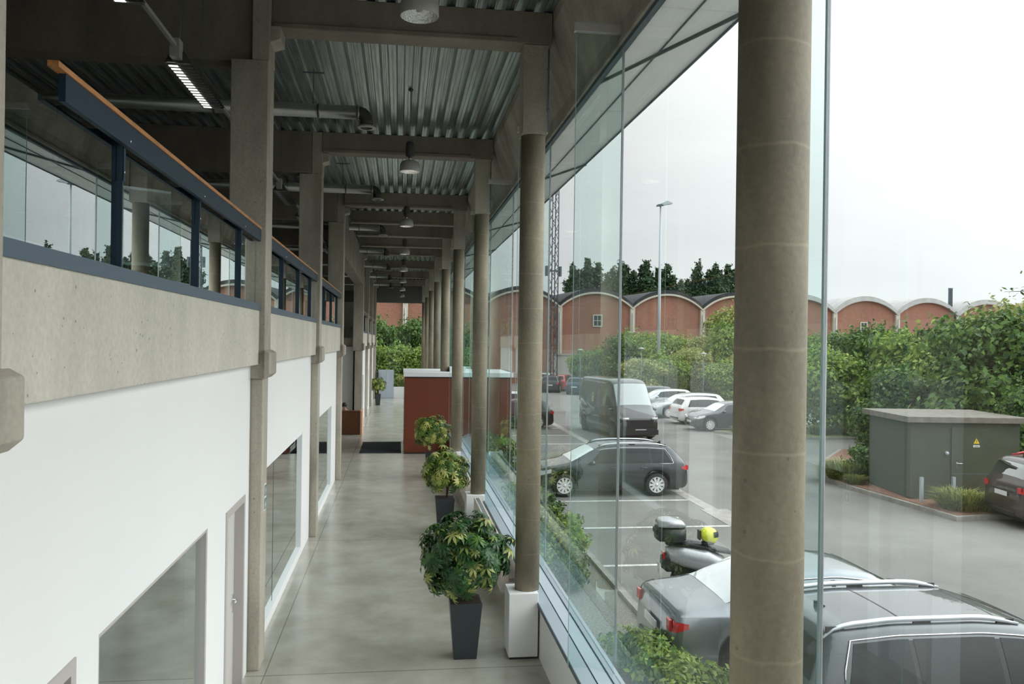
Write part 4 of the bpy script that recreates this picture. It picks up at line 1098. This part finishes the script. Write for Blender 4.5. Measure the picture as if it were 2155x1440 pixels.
# ------------------------------------------------------------------ scooter
r_ = empty('scooter', (5.66, 14.15, GZ), math.radians(-6), 'silver maxi scooter with grey top box parked beside the saloon car', 'scooter')
for xw in (-.62, .80):
    w = empty('wheel', (xw, 0, .29), 0); w.parent = r_
    MB().lathe([(.16, -.05), (.24, -.07), (.285, -.04), (.29, 0), (.285, .04), (.24, .07), (.16, .05)], n=28, ax='y').build('tyre', 'black_rubber', w)
    MB().lathe([(.0, -.03), (.04, -.05), (.15, -.045), (.18, -.03), (.18, .03), (.15, .045), (.04, .05), (.0, .03)], n=20, ax='y').build('rim', 'rim_silver', w)
def hull(b_, secs, e=.75):
    """loft along x of (x, half width, z low, z high) with rounded section"""
    sm = b_.smooth; b_.smooth = True; n = 14; vs = []
    for (x, w_, z0, z1) in secs:
        for i in range(n):
            a = 2 * PI * i / n; c, s_ = math.cos(a), math.sin(a)
            vs.append((x, w_ * (abs(c) ** e) * (1 if c > 0 else -1), (z0 + z1) / 2 + (z1 - z0) / 2 * (abs(s_) ** e) * (1 if s_ > 0 else -1)))
    fs = [(k * n + i, k * n + (i + 1) % n, (k + 1) * n + (i + 1) % n, (k + 1) * n + i) for k in range(len(secs) - 1) for i in range(n)]
    fs += [tuple(range(n))[::-1], tuple(range((len(secs) - 1) * n, len(secs) * n))]
    b_.add(vs, fs); b_.smooth = sm; return b_
hull(MB(), [(-1.0, .06, .74, .86), (-.92, .15, .60, .90), (-.7, .21, .52, .90), (-.3, .24, .42, .86), (0, .20, .36, .72), (.2, .16, .30, .50)]).build('tail_body', 'paint_silver', r_)
hull(MB(), [(.18, .17, .28, .45), (.32, .22, .28, .52), (.50, .26, .34, .95), (.68, .22, .50, 1.06), (.86, .13, .62, .98), (.98, .05, .66, .82)]).build('front_fairing', 'paint_silver', r_)
hull(MB(), [(-.86, .13, .86, .93), (-.6, .16, .86, .97), (-.35, .18, .83, .93), (-.1, .17, .78, .88), (.12, .13, .74, .82)]).build('seat', 'plastic_black', r_)
hull(MB(), [(-1.08, .07, .50, .72), (-.98, .09, .42, .78), (-.8, .10, .42, .60)]).build('tail_fairing', 'plastic_black', r_)
MB().box(-1.06, -1.03, -.09, .09, .66, .78).build('tail_lamp', 'lamp_red', r_); MB().box(-1.12, -1.10, -.10, .10, .42, .58).build('number_plate', 'plate', r_)
hull(MB(), [(.0, .06, .30, .36), (.4, .07, .28, .34), (.8, .06, .26, .32)]).build('front_fork', 'plastic_black', r_)
MB().prism([(.60, 1.0), (.66, 1.02), (.42, 1.42), (.38, 1.40)], -.20, .20, 'y').build('windscreen', 'car_glass_clear', r_)
MB().tube([(.36, -.36, 1.10), (.46, -.2, 1.06), (.5, 0, 1.05), (.46, .2, 1.06), (.36, .36, 1.10)], .016, 8).build('handlebar', 'plastic_black', r_)
for s in (-1, 1): MB().lathe([(.0, -.02), (.07, -.01), (.07, .02), (.0, .03)], c=(.48, s * .38, 1.26), n=14, ax='x').build('mirror', 'plastic_black', r_)
for s in (-1, 1): MB().tube([(.44, s * .24, 1.08), (.48, s * .36, 1.24)], .008, 6).build('mirror_stem', 'plastic_black', r_)
bx = empty('top_box', (-.90, 0, .98)); bx.parent = r_
hull(MB(), [(-.28, .14, .02, .22), (-.24, .25, .0, .25), (-.05, .29, .0, .25), (.16, .27, .0, .25), (.21, .22, .02, .24)], .38).build('box_base', 'plastic_black', bx)
hull(MB(), [(-.26, .18, .24, .31), (-.2, .25, .24, .37), (-.05, .285, .24, .385), (.14, .26, .24, .375), (.21, .20, .24, .31)], .45).build('box_lid', 'paint_silver', bx)
MB().box(-.30, -.27, -.16, .16, .12, .20).build('reflector', 'plastic_black', bx)
MB().box(-1.0, -.55, -.07, .07, .90, .965).build('carrier', 'plastic_black', r_)
# helmet on the seat
r_ = empty('helmet', (5.36, 14.06, .74), math.radians(-6), 'bright yellow motorcycle helmet with black visor resting on the scooter seat', 'helmet')
h = MB(); h.smooth = True; vs = []; n1, n2 = 18, 10
for j in range(n2 + 1):
    t = j / n2 * PI * .80
    for i in range(n1):
        a = 2 * PI * i / n1; f = math.cos(a)
        vs.append(((.155 + (.02 if f > 0 else 0)) * math.sin(t) * f, .125 * math.sin(t) * math.sin(a), .15 + .145 * math.cos(t) - (.03 * f if t > 1.7 else 0)))
h.add(vs, [(j * n1 + i, j * n1 + (i + 1) % n1, (j + 1) * n1 + (i + 1) % n1, (j + 1) * n1 + i) for j in range(n2) for i in range(n1)]); h.build('helmet_shell', 'helmet_yellow', r_)
h = MB(); h.smooth = True; vs = []
for j in range(6):
    t = 1.05 + j * .13
    for i in range(13):
        a = -1.15 + 2.3 * i / 12; vs.append((.182 * math.sin(t) * math.cos(a) + .003, .132 * math.sin(t) * math.sin(a), .15 + .15 * math.cos(t)))
h.add(vs, [(j * 13 + i, j * 13 + i + 1, (j + 1) * 13 + i + 1, (j + 1) * 13 + i) for j in range(5) for i in range(12)]); h.build('visor', 'plastic_black', r_)
MB().lathe([(.10, .0), (.115, .02), (.10, .05)], n=18).build('neck_rim', 'plastic_black', r_)
MB().box(-.17, -.14, -.07, .07, .08, .24).build('rear_trim', 'plastic_black', r_)

# ------------------------------------------------------------------ car park surface details
def flat(pts, z, th, name, m, label=None):
    o = MB().prism(pts, z, z + th, 'z').build(name, m); tag(o, kind='structure'); return o
flat([(2.36, Y0), (3.85, Y0), (3.85, 31.4), (2.36, 31.4)], GZ, .03, 'planting_bed', 'gravel')
flat([(2.36, 35.7), (3.85, 35.7), (3.85, 62), (2.36, 62)], GZ, .03, 'planting_bed', 'gravel')
flat([(3.85, Y0), (3.97, Y0), (3.97, 31.4), (3.85, 31.4)], GZ, .10, 'kerb', 'kerb')
for y in (9.75, 12.9, 16.25, 19.6, 22.95, 26.3, 29.6, 36, 39.3, 42.5, 45.8):
    flat([(4.05, y - .06), (8.15, y - .06), (8.15, y + .06), (4.05, y + .06)], GZ + .001, .004, 'road_line', 'line_white')
flat([(8.15, 5), (8.50, 5), (8.50, 50), (8.15, 50)], GZ + .001, .006, 'gutter_strip', 'gutter')
flat([(8.02, 19.3), (8.75, 19.3), (8.75, 21.6), (8.02, 21.6)], GZ + .002, .007, 'gutter_patch', 'gutter')
flat([(15.3, 16.0), (18.5, 16.0), (18.5, 16.14), (15.3, 16.14)], GZ + .001, .004, 'road_line', 'line_white')
flat([(15.4, 17.0), (16.2, 16.6), (16.3, 16.72), (15.5, 17.12)], GZ + .001, .004, 'road_line', 'line_white')
# kiosk island
isl = [(15.6, 20.05), (20.5, 20.6), (27, 21), (27, 33.5), (17.5, 33.0), (15.6, 30.0), (14.55, 27.1), (14.2, 24.5), (14.15, 22.8), (14.0, 19.95)]
isl = [(14.08, 19.70), (15.3, 19.86), (60, 21), (60, 33.5), (18.2, 33.0), (15.6, 29.6), (14.2, 27.0), (13.85, 25.6), (13.76, 24.4), (13.95, 21.75)]
def inset(poly, d):
    n = len(poly); cx = sum(p[0] for p in poly) / n; cy = sum(p[1] for p in poly) / n
    out = []
    for i in range(n):
        p0, p1, p2 = Vector(poly[i - 1]), Vector(poly[i]), Vector(poly[(i + 1) % n])
        a = (p1 - p0).normalized(); b = (p2 - p1).normalized(); na = Vector((-a.y, a.x)); nb = Vector((-b.y, b.x)); nn = (na + nb).normalized()
        out.append(tuple(p1 + nn * d / max(.4, nn.dot(na))))
    return out
flat(isl, GZ, .12, 'kerb', 'kerb'); flat(inset(isl, .14), GZ + .10, .04, 'planting_ground', 'mulch')
isl2 = [(15.6, 40.3), (16.2, 39.5), (17.5, 38.6), (19.5, 37.4), (60, 37.0), (60, 40.8), (20, 40.3), (17.0, 40.6)]
flat(isl2, GZ, .12, 'kerb', 'kerb'); flat(inset(isl2, .13), GZ + .10, .04, 'planting_ground', 'grass_ground')
flat([(19, 59), (60, 59), (60, 86.5), (19, 86.5)], GZ, .10, 'planting_ground', 'grass_ground')
flat([(-8, 64), (8.5, 64), (8.5, 86.5), (-8, 86.5)], GZ + .0, .11, 'planting_ground', 'grass_ground')
for i, (x, y) in enumerate(((11.2, 11.5), (10.4, 11.3))):
    o = MB().lathe([(0, 0), (.32, 0), (.32, .008), (0, .008)], c=(x, y, GZ), n=24).build('manhole_cover', 'steel_dark' if 0 else 'asphalt'); tag(o, ['round manhole cover in the lane beyond the large SUV', 'smaller dark manhole cover beside the round one in the lane'][i], 'manhole')

# kiosk
KX0, KX1, KY0, KY1 = 14.30, 17.4, 22.03, 24.7
r_ = empty('transformer_kiosk', (KX0, KY0, GZ + .14), -.12, 'dark green electrical kiosk with flat concrete roof among the bushes', 'kiosk')
w, d = KX1 - KX0, KY1 - KY0
MB().box(0, w, 0, d, 0, 2.16).build('kiosk_body', 'kiosk_green', r_)
MB().box(-.16, w + .16, -.16, d + .16, 2.16, 2.33).build('roof_slab', 'kiosk_roof', r_, bevel=.015)
dk = MB().box(1.15, 2.25, -.03, 0, .02, 2.02).build('door', 'kiosk_green', r_)
q = MB(); q.tube([(1.30, -.03, 1.02), (1.30, -.08, 1.02), (1.46, -.08, 1.02)], .013, 6); q.box(1.275, 1.325, -.04, -.03, .86, 1.08); q.build('door_handle', 'chrome', dk)
MB().box(1.17, 2.23, -.035, -.03, .72, .735).build('door_panel_line', 'steel_dark', dk)
MB().lathe([(0, -.07), (.05, -.06), (.06, 0)], c=(1.02, 0, 1.30), n=12, ax='y').build('wall_lamp', 'steel_mast', r_)
sg = MB(); sg.prism([(1.765, 1.58), (1.935, 1.58), (1.85, 1.73)], -.042, -.03, 'y'); sg.build('warning_triangle', 'sign_yellow', r_)
sg = MB(); sg.prism([(1.853, 1.69), (1.838, 1.65), (1.853, 1.652), (1.843, 1.60), (1.868, 1.658), (1.853, 1.655), (1.863, 1.69)], -.046, -.042, 'y'); sg.build('warning_bolt', 'sign_black', r_)
MB().box(1.76, 1.94, -.042, -.03, 1.48, 1.54).build('sign_strip', 'sign_white', r_)
q = MB(); q.box(1.78, 1.92, -.046, -.042, 1.517, 1.525); q.box(1.79, 1.91, -.046, -.042, 1.495, 1.503); q.build('sign_text_bars', 'sign_black', r_)
for i, x in enumerate((14.36, 15.32)):
    o = MB().box(x - .04, x + .04, 21.55, 21.63, GZ + .14, GZ + .82).build('bollard', 'steel_mast'); tag(o, ['slim grey post before the corner of the green kiosk', 'slim grey post before the kiosk door'][i], 'post', 'posts in front of the green kiosk')

# ------------------------------------------------------------------ grass tufts
def tuft_mesh(r, h, n, seed):
    q = random.Random(seed); b_ = MB()
    for i in range(n):
        a = q.random() * 6.28; d = r * q.random() ** .5 * .8; x, y = d * math.cos(a), d * math.sin(a); a2 = a + q.gauss(0, .5); ln = h * q.uniform(.3, 1.1); o_ = r * q.uniform(.3, 1.5)
        t = Vector((-math.sin(a2), math.cos(a2), 0)) * .012; m_ = Vector((x + o_ * .4 * math.cos(a2), y + o_ * .4 * math.sin(a2), ln * .7)); e_ = Vector((x + o_ * math.cos(a2), y + o_ * math.sin(a2), ln * .8))
        p = Vector((x, y, 0)); b_.add([p - t, p + t, m_ + t, m_ - t, e_], [(0, 1, 2, 3), (3, 2, 4)])
    o = b_.build('grass_tuft', 'grass_blade'); me = o.data; bpy.data.objects.remove(o); return me
tm = tuft_mesh(.45, .55, 700, 4)
for i, (x, y, s, lab) in enumerate([(14.35, 25.7, 1.3, 'yellow-green ornamental grass clump at the rear corner of the kiosk'), (14.8, 20.6, 1.15, 'pale grass clump at the kerb in front of the kiosk'),
                                    (15.4, 20.5, .95, 'smaller grass clump beside the kerb before the kiosk door'), (14.15, 24.6, .6, 'low grass clump against the side wall of the kiosk')]):
    o = linkm('grass_tuft', tm); o.location = (x, y, GZ + .13); o.scale = (s, s, s); tag(o, lab, 'grass clump', 'grass clumps around the kiosk')
for i, (x, y, s) in enumerate([(16.6, 39.8, .6), (17.4, 39.6, .7), (18.3, 39.2, .8), (20.2, 38.4, 1.0), (21.6, 38.2, 1.2)]):
    o = linkm('grass_tuft', tm); o.location = (x, y, GZ + .13); o.scale = (s, s, s); tag(o, 'tuft of grass on the island beside the far row of cars, %s from the lane' % ORD[i], 'grass clump', 'grass tufts on the far island')

# ------------------------------------------------------------------ brick warehouses with vaulted roofs
def vp_(i): return Vector((.55 + 8.25 * i, 88 + .70 * i, 0))
dirx = (vp_(1) - vp_(0)).normalized(); diry = Vector((-dirx.y, dirx.x, 0)); SP = (vp_(1) - vp_(0)).length; VZ = 7.95; AR = 1.62
ang = math.atan2(dirx.y, dirx.x)
def arch_z(u): # u -1..1
    R_ = ((SP / 2) ** 2 + AR ** 2) / (2 * AR); return VZ - GZ + math.sqrt(R_ * R_ - (u * SP / 2) ** 2) - (R_ - AR)
def warehouse(i0, i1, label, roofm, ribm, wins, th, inf):
    r_ = empty('brick_warehouse', vp_(i0) + Vector((0, 0, GZ)), ang, label, 'building'); n = i1 - i0; NS = 20; dp = 34
    for k in range(n):
        x0 = k * SP
        arc = [(x0 + SP * (j / NS), arch_z(2 * j / NS - 1)) for j in range(NS + 1)]
        MB().prism([(x0, 0), (x0 + SP, 0)] + arc[::-1], 0, .4, 'y').build('brick_wall', 'brick', r_)
        rb = MB(); rb.smooth = False
        po = [(p[0], p[1] + .20) for p in arc]; rb.prism(arc + po[::-1], -.35, .05, 'y'); rb.build('arch_rib', ribm, r_)
        sh = MB(); a2 = [(p[0], p[1] + .20) for p in arc]; b2 = [(p[0], p[1] + .20 + th) for p in arc]; sh.prism(a2 + b2[::-1], -.15, dp, 'y'); sh.build('vault_roof', roofm, r_)
    for k in range(0 if i0 < 0 else 1, n + 1):
        b_ = MB(); b_.box(k * SP - .26, k * SP + .26, -.30, -.0, 0, VZ - GZ + .12); b_.build('pilaster', 'rib_cream', r_)
        gp = MB().tube([(k * SP + .0, -.42, 0), (k * SP + .0, -.42, VZ - GZ - .4)], .07, 8); gp.build('downpipe', 'roof_pale', r_)
    for (k, u, z0, z1, w_) in wins:
        x = (k - i0 + u) * SP; wd = MB().box(x - w_, x + w_, -.06, -.01, z0, z1).build('window', 'window_dark', r_)
        f = MB(); f.box(x - w_ - .12, x - w_, -.1, -.0, z0 - .12, z1 + .12); f.box(x + w_, x + w_ + .12, -.1, 0, z0 - .12, z1 + .12); f.box(x - w_, x + w_, -.1, 0, z0 - .12, z0); f.box(x - w_, x + w_, -.1, 0, z1, z1 + .12)
        f.box(x - .03, x + .03, -.08, -.05, z0, z1); f.box(x - w_, x + w_, -.08, -.05, (z0 + z1) / 2 - .03, (z0 + z1) / 2 + .03); f.build('window_frame', 'rib_cream', wd)
    back = MB().box(0, n * SP, dp - .3, dp, 0, VZ - GZ).build('rear_wall', 'brick', r_)
    return r_
warehouse(-4, 5, 'red brick warehouse with black-edged arched roofs behind the poplar side car park', 'roof_black', 'rib_cream', [(2, .52, 6.3, 7.4, .42), (4, .52, 6.2, 7.3, .45)], .42, 0)
warehouse(5, 13, 'red brick warehouse with pale grey arched roofs behind the right-hand bushes', 'roof_pale', 'roof_pale', [(6, .47, 6.2, 7.2, .36)], .38, 0)
o = MB().box(0, 1.9, -.5, -.35, 3.5, 5.2).build('loading_shutter', 'white_paint'); o.location = vp_(6) + Vector((2.0, 0, GZ)); o.rotation_euler = (0, 0, ang); tag(o, 'white loading shutter high on the pale-roofed brick warehouse', 'shutter')
o = MB().box(15.8, 19.0, 85.9, 86.2, GZ, 2.9).build('boundary_wall', 'wall_grey'); tag(o, 'low grey rendered wall at the end of the lane', 'wall')
o = MB().box(15.7, 19.1, 85.8, 86.3, 2.9, 3.05).build('wall_coping', 'kerb'); tag(o, 'pale coping lying on the low grey wall', 'coping')
# chimney
o = MB().lathe([(.25, 7.5), (.25, 11.3), (.27, 11.32), (.27, 11.5), (0, 11.5)], c=(66.3, 94.5, 0), n=16).build('chimney_pipe', 'steel_dark'); o.location.z = 0; tag(o, 'tall dark metal flue rising over the pale vaulted roofs', 'chimney')

# ------------------------------------------------------------------ masts and lamps
r_ = empty('floodlight_mast', (22.05, 70, GZ), 0, 'tall slim grey floodlight mast behind the hedge', 'street lamp')
MB().tube([(0, 0, 0), (0, 0, 8), (0, 0, 16.3)], [.17, .13, .07], 12).build('pole', 'steel_mast', r_)
MB().box(-.25, .25, -.05, .05, 16.25, 16.33).build('crossarm', 'steel_dark', r_)
MB().prism([(-.35, 16.2), (.05, 16.25), (.05, 16.42), (-.3, 16.35)], -.2, .2, 'y').build('lamp_head', 'steel_dark', r_)
MB().prism([(.15, 16.3), (1.0, 16.45), (1.0, 16.52), (.5, 16.7), (.15, 16.5)], -.2, .2, 'y').build('lamp_head', 'steel_mast', r_)
r_ = empty('lattice_mast', (13.7, 75, GZ), .3, 'tall dark lattice mast seen between round columns', 'mast')
b_ = MB(); hh = 30
for sx in (-1, 1):
    for sy in (-1, 1): b_.tube([(sx * .34, sy * .34, 0), (sx * .28, sy * .28, hh)], .05, 6)
b_.build('mast_legs', 'steel_dark', r_); b_ = MB()
for i in range(38):
    z = i * .8
    for (a, c) in (((-1, -1), (1, -1)), ((1, -1), (1, 1)), ((1, 1), (-1, 1)), ((-1, 1), (-1, -1))):
        k = .32; p, q = (a, c) if i % 2 else (c, a)
        b_.tube([(p[0] * k, p[1] * k, z), (q[0] * k, q[1] * k, z + .8)], .03, 5)
b_.build('mast_bracing', 'steel_dark', r_)
b_ = MB(); b_.box(-.75, .75, -.1, .1, 10.8, 10.95); b_.box(-.75, -.6, -.2, .2, 10.4, 11.3); b_.box(.6, .75, -.2, .2, 10.4, 11.3); b_.build('antenna_bracket', 'steel_dark', r_)
def lamp_post(loc, hgt, lab):
    r_ = empty('street_lamp', loc, 0, lab, 'street lamp', 'small car park lamps')
    MB().tube([(0, 0, 0), (0, 0, hgt)], .035, 8).build('pole', 'steel_dark', r_); MB().lathe([(.0, 0), (.2, .02), (.22, .06), (.12, .12), (0, .14)], c=(0, 0, hgt), n=16).build('lamp_head', 'roof_pale', r_)
lamp_post((17.6, 60, GZ), 4.0, 'small white-headed car park lamp above the silver cars'); lamp_post((13.9, 64, GZ), 3.8, 'small white-headed lamp behind the black van')
lamp_post((21.6, 58, GZ), 3.7, 'small white-headed lamp beside the trees near the huge column')

# ------------------------------------------------------------------ poplars
def poplar_mesh(seed):
    q = random.Random(seed); bl = []
    for k in range(q.choice((2, 3))):
        ox, oy = (-.75, .7, 0)[k] + q.uniform(-.3, .3), q.uniform(-.6, .6); hh_ = (1.0, .93, .84)[k] * 14
        for j in range(9):
            f = j / 8; rr_ = (1.15 * math.sin(PI * (.25 + .66 * f)) + .22) * q.uniform(.85, 1.15)
            bl.append((ox * (1 - .3 * f) + q.uniform(-.3, .3), oy + q.uniform(-.3, .3), 1.5 + f * (hh_ - 1.8), rr_, rr_, 1.35 if j < 8 else .9))
    p, nn_ = blob_points(bl, 30, .5, .4, sprigs=3); cm = leaf_mesh('crown', p, nn_, .30, 'leaf_poplar', .5)
    t = MB().tube([(0, 0, 0), (0, 0, 9)], [.35, .1], 8).build('trunk', 'bark'); tm_ = t.data; bpy.data.objects.remove(t)
    return cm, tm_
pm = [poplar_mesh(s) for s in (1, 2, 3, 4)]
ppx = [(29.6 + 2.03 * i, (.93, 1.0, .97, .90, .99, .95, 1.0, .92, .97, .84, .80, 1.0, .97, .92, .99)[i]) for i in range(15)]
for i, (x, s) in enumerate(ppx):
    place_tree('poplar', pm[i % 4], (x * .985, 139 + (i * 7 % 3), 3.6), i * 1.3, (s * 1.05, s * 1.05, s * 1.02), 'tall dark poplar beyond the vaulted roofs, %s' % (ORD[i] + ' from the lattice mast' if i < 16 else 'behind the huge column, %s' % ('its left edge', 'its middle', 'its right edge')[i - 16]), 'tree', 'poplars beyond the brick warehouses')
o = MB().box(25, 75, 134, 146, GZ - 2, 3.6).build('embankment', 'grass_ground'); tag(o, kind='structure')

# ------------------------------------------------------------------ trees and shrubs
tA = tree_meshes(3.0, 5.2, 44, 21, 50, .16, 'leaf_dark', .12)
tB = tree_meshes(3.0, 5.2, 44, 22, 50, .16, 'leaf_bright', .12)
tC = tree_meshes(3.0, 5.2, 44, 23, 50, .16, 'leaf_yellow', .15)
def T_(mesh, x, y, r, h, lab, group, name='tree', z=GZ + .1, rz=None):
    return place_tree(name, mesh, (x, y, z), (x * 1.7 + y) if rz is None else rz, (r / 3, r / 3, h / 5.6), lab, 'tree' if name == 'tree' else 'shrub', group)
g1 = 'trees around the green kiosk'
T_(tA, 18.9, 22.9, 1.7, 3.5, 'dark bush drooping over the right end of the kiosk roof', g1)
T_(tB, 23.2, 35.2, 2.6, 5.9, 'bright tree filling the gap between the lane trees and the kiosk trees', g1)
T_(tA, 27.0, 37.5, 2.8, 6.2, 'dark tree half hidden behind the bright gap-filling tree', g1)
T_(tB, 21.6, 40.5, 2.6, 4.7, 'bright green tree left of the kiosk group, before the brick arches', g1)
T_(tA, 24.6, 41.0, 2.8, 5.8, 'darker green tree behind the bright one, over the parking lane', g1)
T_(tA, 19.9, 31.2, 2.0, 3.7, 'dark bushy tree rising straight behind the kiosk roof corner', g1)
T_(tB, 24.0, 31.0, 3.0, 5.8, 'broad bright tree behind the kiosk roof', g1)
T_(tA, 20.9, 27.6, 2.8, 6.0, 'dense dark tree overhanging the right of the kiosk', g1)
T_(tC, 28.0, 35.0, 3.2, 7.4, 'yellow-green tree standing tallest behind the kiosk trees', g1)
T_(tB, 24.2, 26.5, 3.2, 7.6, 'large green tree at the right edge above the brown SUV', g1)
T_(tA, 22.6, 23.6, 2.6, 4.3, 'dark leafy tree between kiosk and brown SUV', g1)
T_(tA, 31.0, 27.0, 4.0, 6.0, 'dark tree beyond the right edge of the kiosk group', g1)
# overhanging branch
bb = empty('overhanging_branch', (21.8, 25.3, 0), 0, 'sparse leafy branch reaching into the sky at the right edge', 'branch')
tw = MB(); pts_ = []
for (a, b) in (((1.2, 0, 4.2), (-1.4, -.2, 6.5)), ((.6, 0, 5.6), (-1.9, .3, 6.1)), ((1.0, .2, 6.0), (-.7, .3, 7.5)), ((1.6, .2, 6.5), (.1, 0, 8.0))):
    a, b = Vector(a), Vector(b); mdp = (a + b) / 2 + Vector((0, 0, .3)); tw.tube([a, mdp, b], [.03, .02, .006], 6)
    for i in range(60):
        t = random.random(); p = a * (1 - t) ** 2 + mdp * 2 * t * (1 - t) + b * t * t; pts_.append([p.x + random.gauss(0, .14), p.y + random.gauss(0, .14), p.z + random.gauss(0, .12)])
tw.build('twigs', 'bark', bb); pa = np.array(pts_); linkm('branch_leaves', leaf_mesh('branch_leaves', pa, np.tile([0, 0, 1.], (len(pa), 1)), .10, 'leaf_dark'), bb)
g2 = 'trees along the foot of the dark-roofed warehouse'
mid = [(18.0, 77, 2.4, 4.3, tB), (20.2, 75, 2.6, 5.3, tA), (22.4, 78, 2.6, 6.2, tB), (24.0, 74, 2.6, 6.0, tB), (26.0, 78, 2.7, 5.8, tC), (28.0, 75, 2.6, 5.8, tC), (29.6, 72, 2.8, 7.2, tB), (31.8, 76, 3.4, 8.8, tC), (34.8, 77, 3.4, 6.8, tA), (38.2, 76, 3.2, 6.2, tB), (41.6, 76, 3.2, 6.0, tA)]
for i, (x, y, r, h_, mm) in enumerate(mid):
    T_(mm, x, y, r, h_, '%s tree in the belt before the dark-roofed warehouse, %s from the lane' % ({id(tA): 'dark green', id(tB): 'mid green', id(tC): 'yellow-green'}[id(mm)], ORD[i]), g2)
g3 = 'shrubs under the tree belt'
for i in range(11):
    T_((tC, tB)[i % 2], 19.6 + i * 2.1, 66 + (i % 3) * 1.5 - i * .5, 2.1, 3.5 + .5 * (i % 3), 'rounded shrub under the tree belt behind the parked cars, %s from the lane' % ORD[i], g3, 'shrub')
g4 = 'trees outside the far glass end wall'
for i, (x, y, r, h_, mm) in enumerate([(-1.8, 75, 2.7, 6.6, tA), (1.6, 77, 2.8, 6.7, tA), (4.6, 75, 2.7, 5.8, tA), (-.4, 70.5, 2.0, 4.5, tB), (2.0, 70, 2.1, 4.3, tB), (-3.6, 72, 2.4, 5.6, tB), (4.4, 70, 1.9, 3.8, tA), (1.0, 67, 1.2, 1.9, tC)]):
    T_(mm, x, y, r, h_, '%s seen through the glass end wall, %s' % ({id(tA): 'dark green tree', id(tB): 'bright green bushy tree', id(tC): 'low yellow-green bush'}[id(mm)], ['left of the cream pilaster', 'behind the cream pilaster', 'far right', 'in front, left', 'in front, middle', 'at the left edge', 'in front, right', 'lowest by the wall'][i]), g4)
sS = tree_meshes(.55, .75, 14, 31, 420, .055, 'leaf_bright', .3); sD = tree_meshes(.55, .75, 14, 32, 380, .06, 'leaf_dark', .3)
g5 = 'shrubs in the bed along the glass front'
for i, (x, y, s, mm) in enumerate([(3.4, 8.3, 1.0, sS), (3.4, 9.1, 1.0, sS), (3.3, 9.9, .98, sS), (3.2, 10.8, .85, sS), (3.1, 14.6, .8, sD), (3.2, 16.2, 1.1, sS), (3.2, 17.6, 1.15, sS), (3.25, 19.2, 1.2, sD), (3.2, 21.0, 1.15, sS), (3.3, 27.0, 1.35, sD), (3.35, 28.6, 1.4, sS), (3.3, 30.2, 1.35, sD), (3.3, 38, 1.3, sD)]):
    r_ = place_tree('shrub', mm, (x, y, GZ + .02), i * 1.1, s, '%s shrub in the gravel bed outside the glass, %s from the camera' % ('small-leaved bright green' if mm is sS else 'dark green', ORD[i]), 'shrub', g5)
r_ = place_tree('shrub', sD, (14.85, 25.4, GZ + .1), 0, 1.4, 'leafy dark shrub at the back corner of the green kiosk', 'shrub')
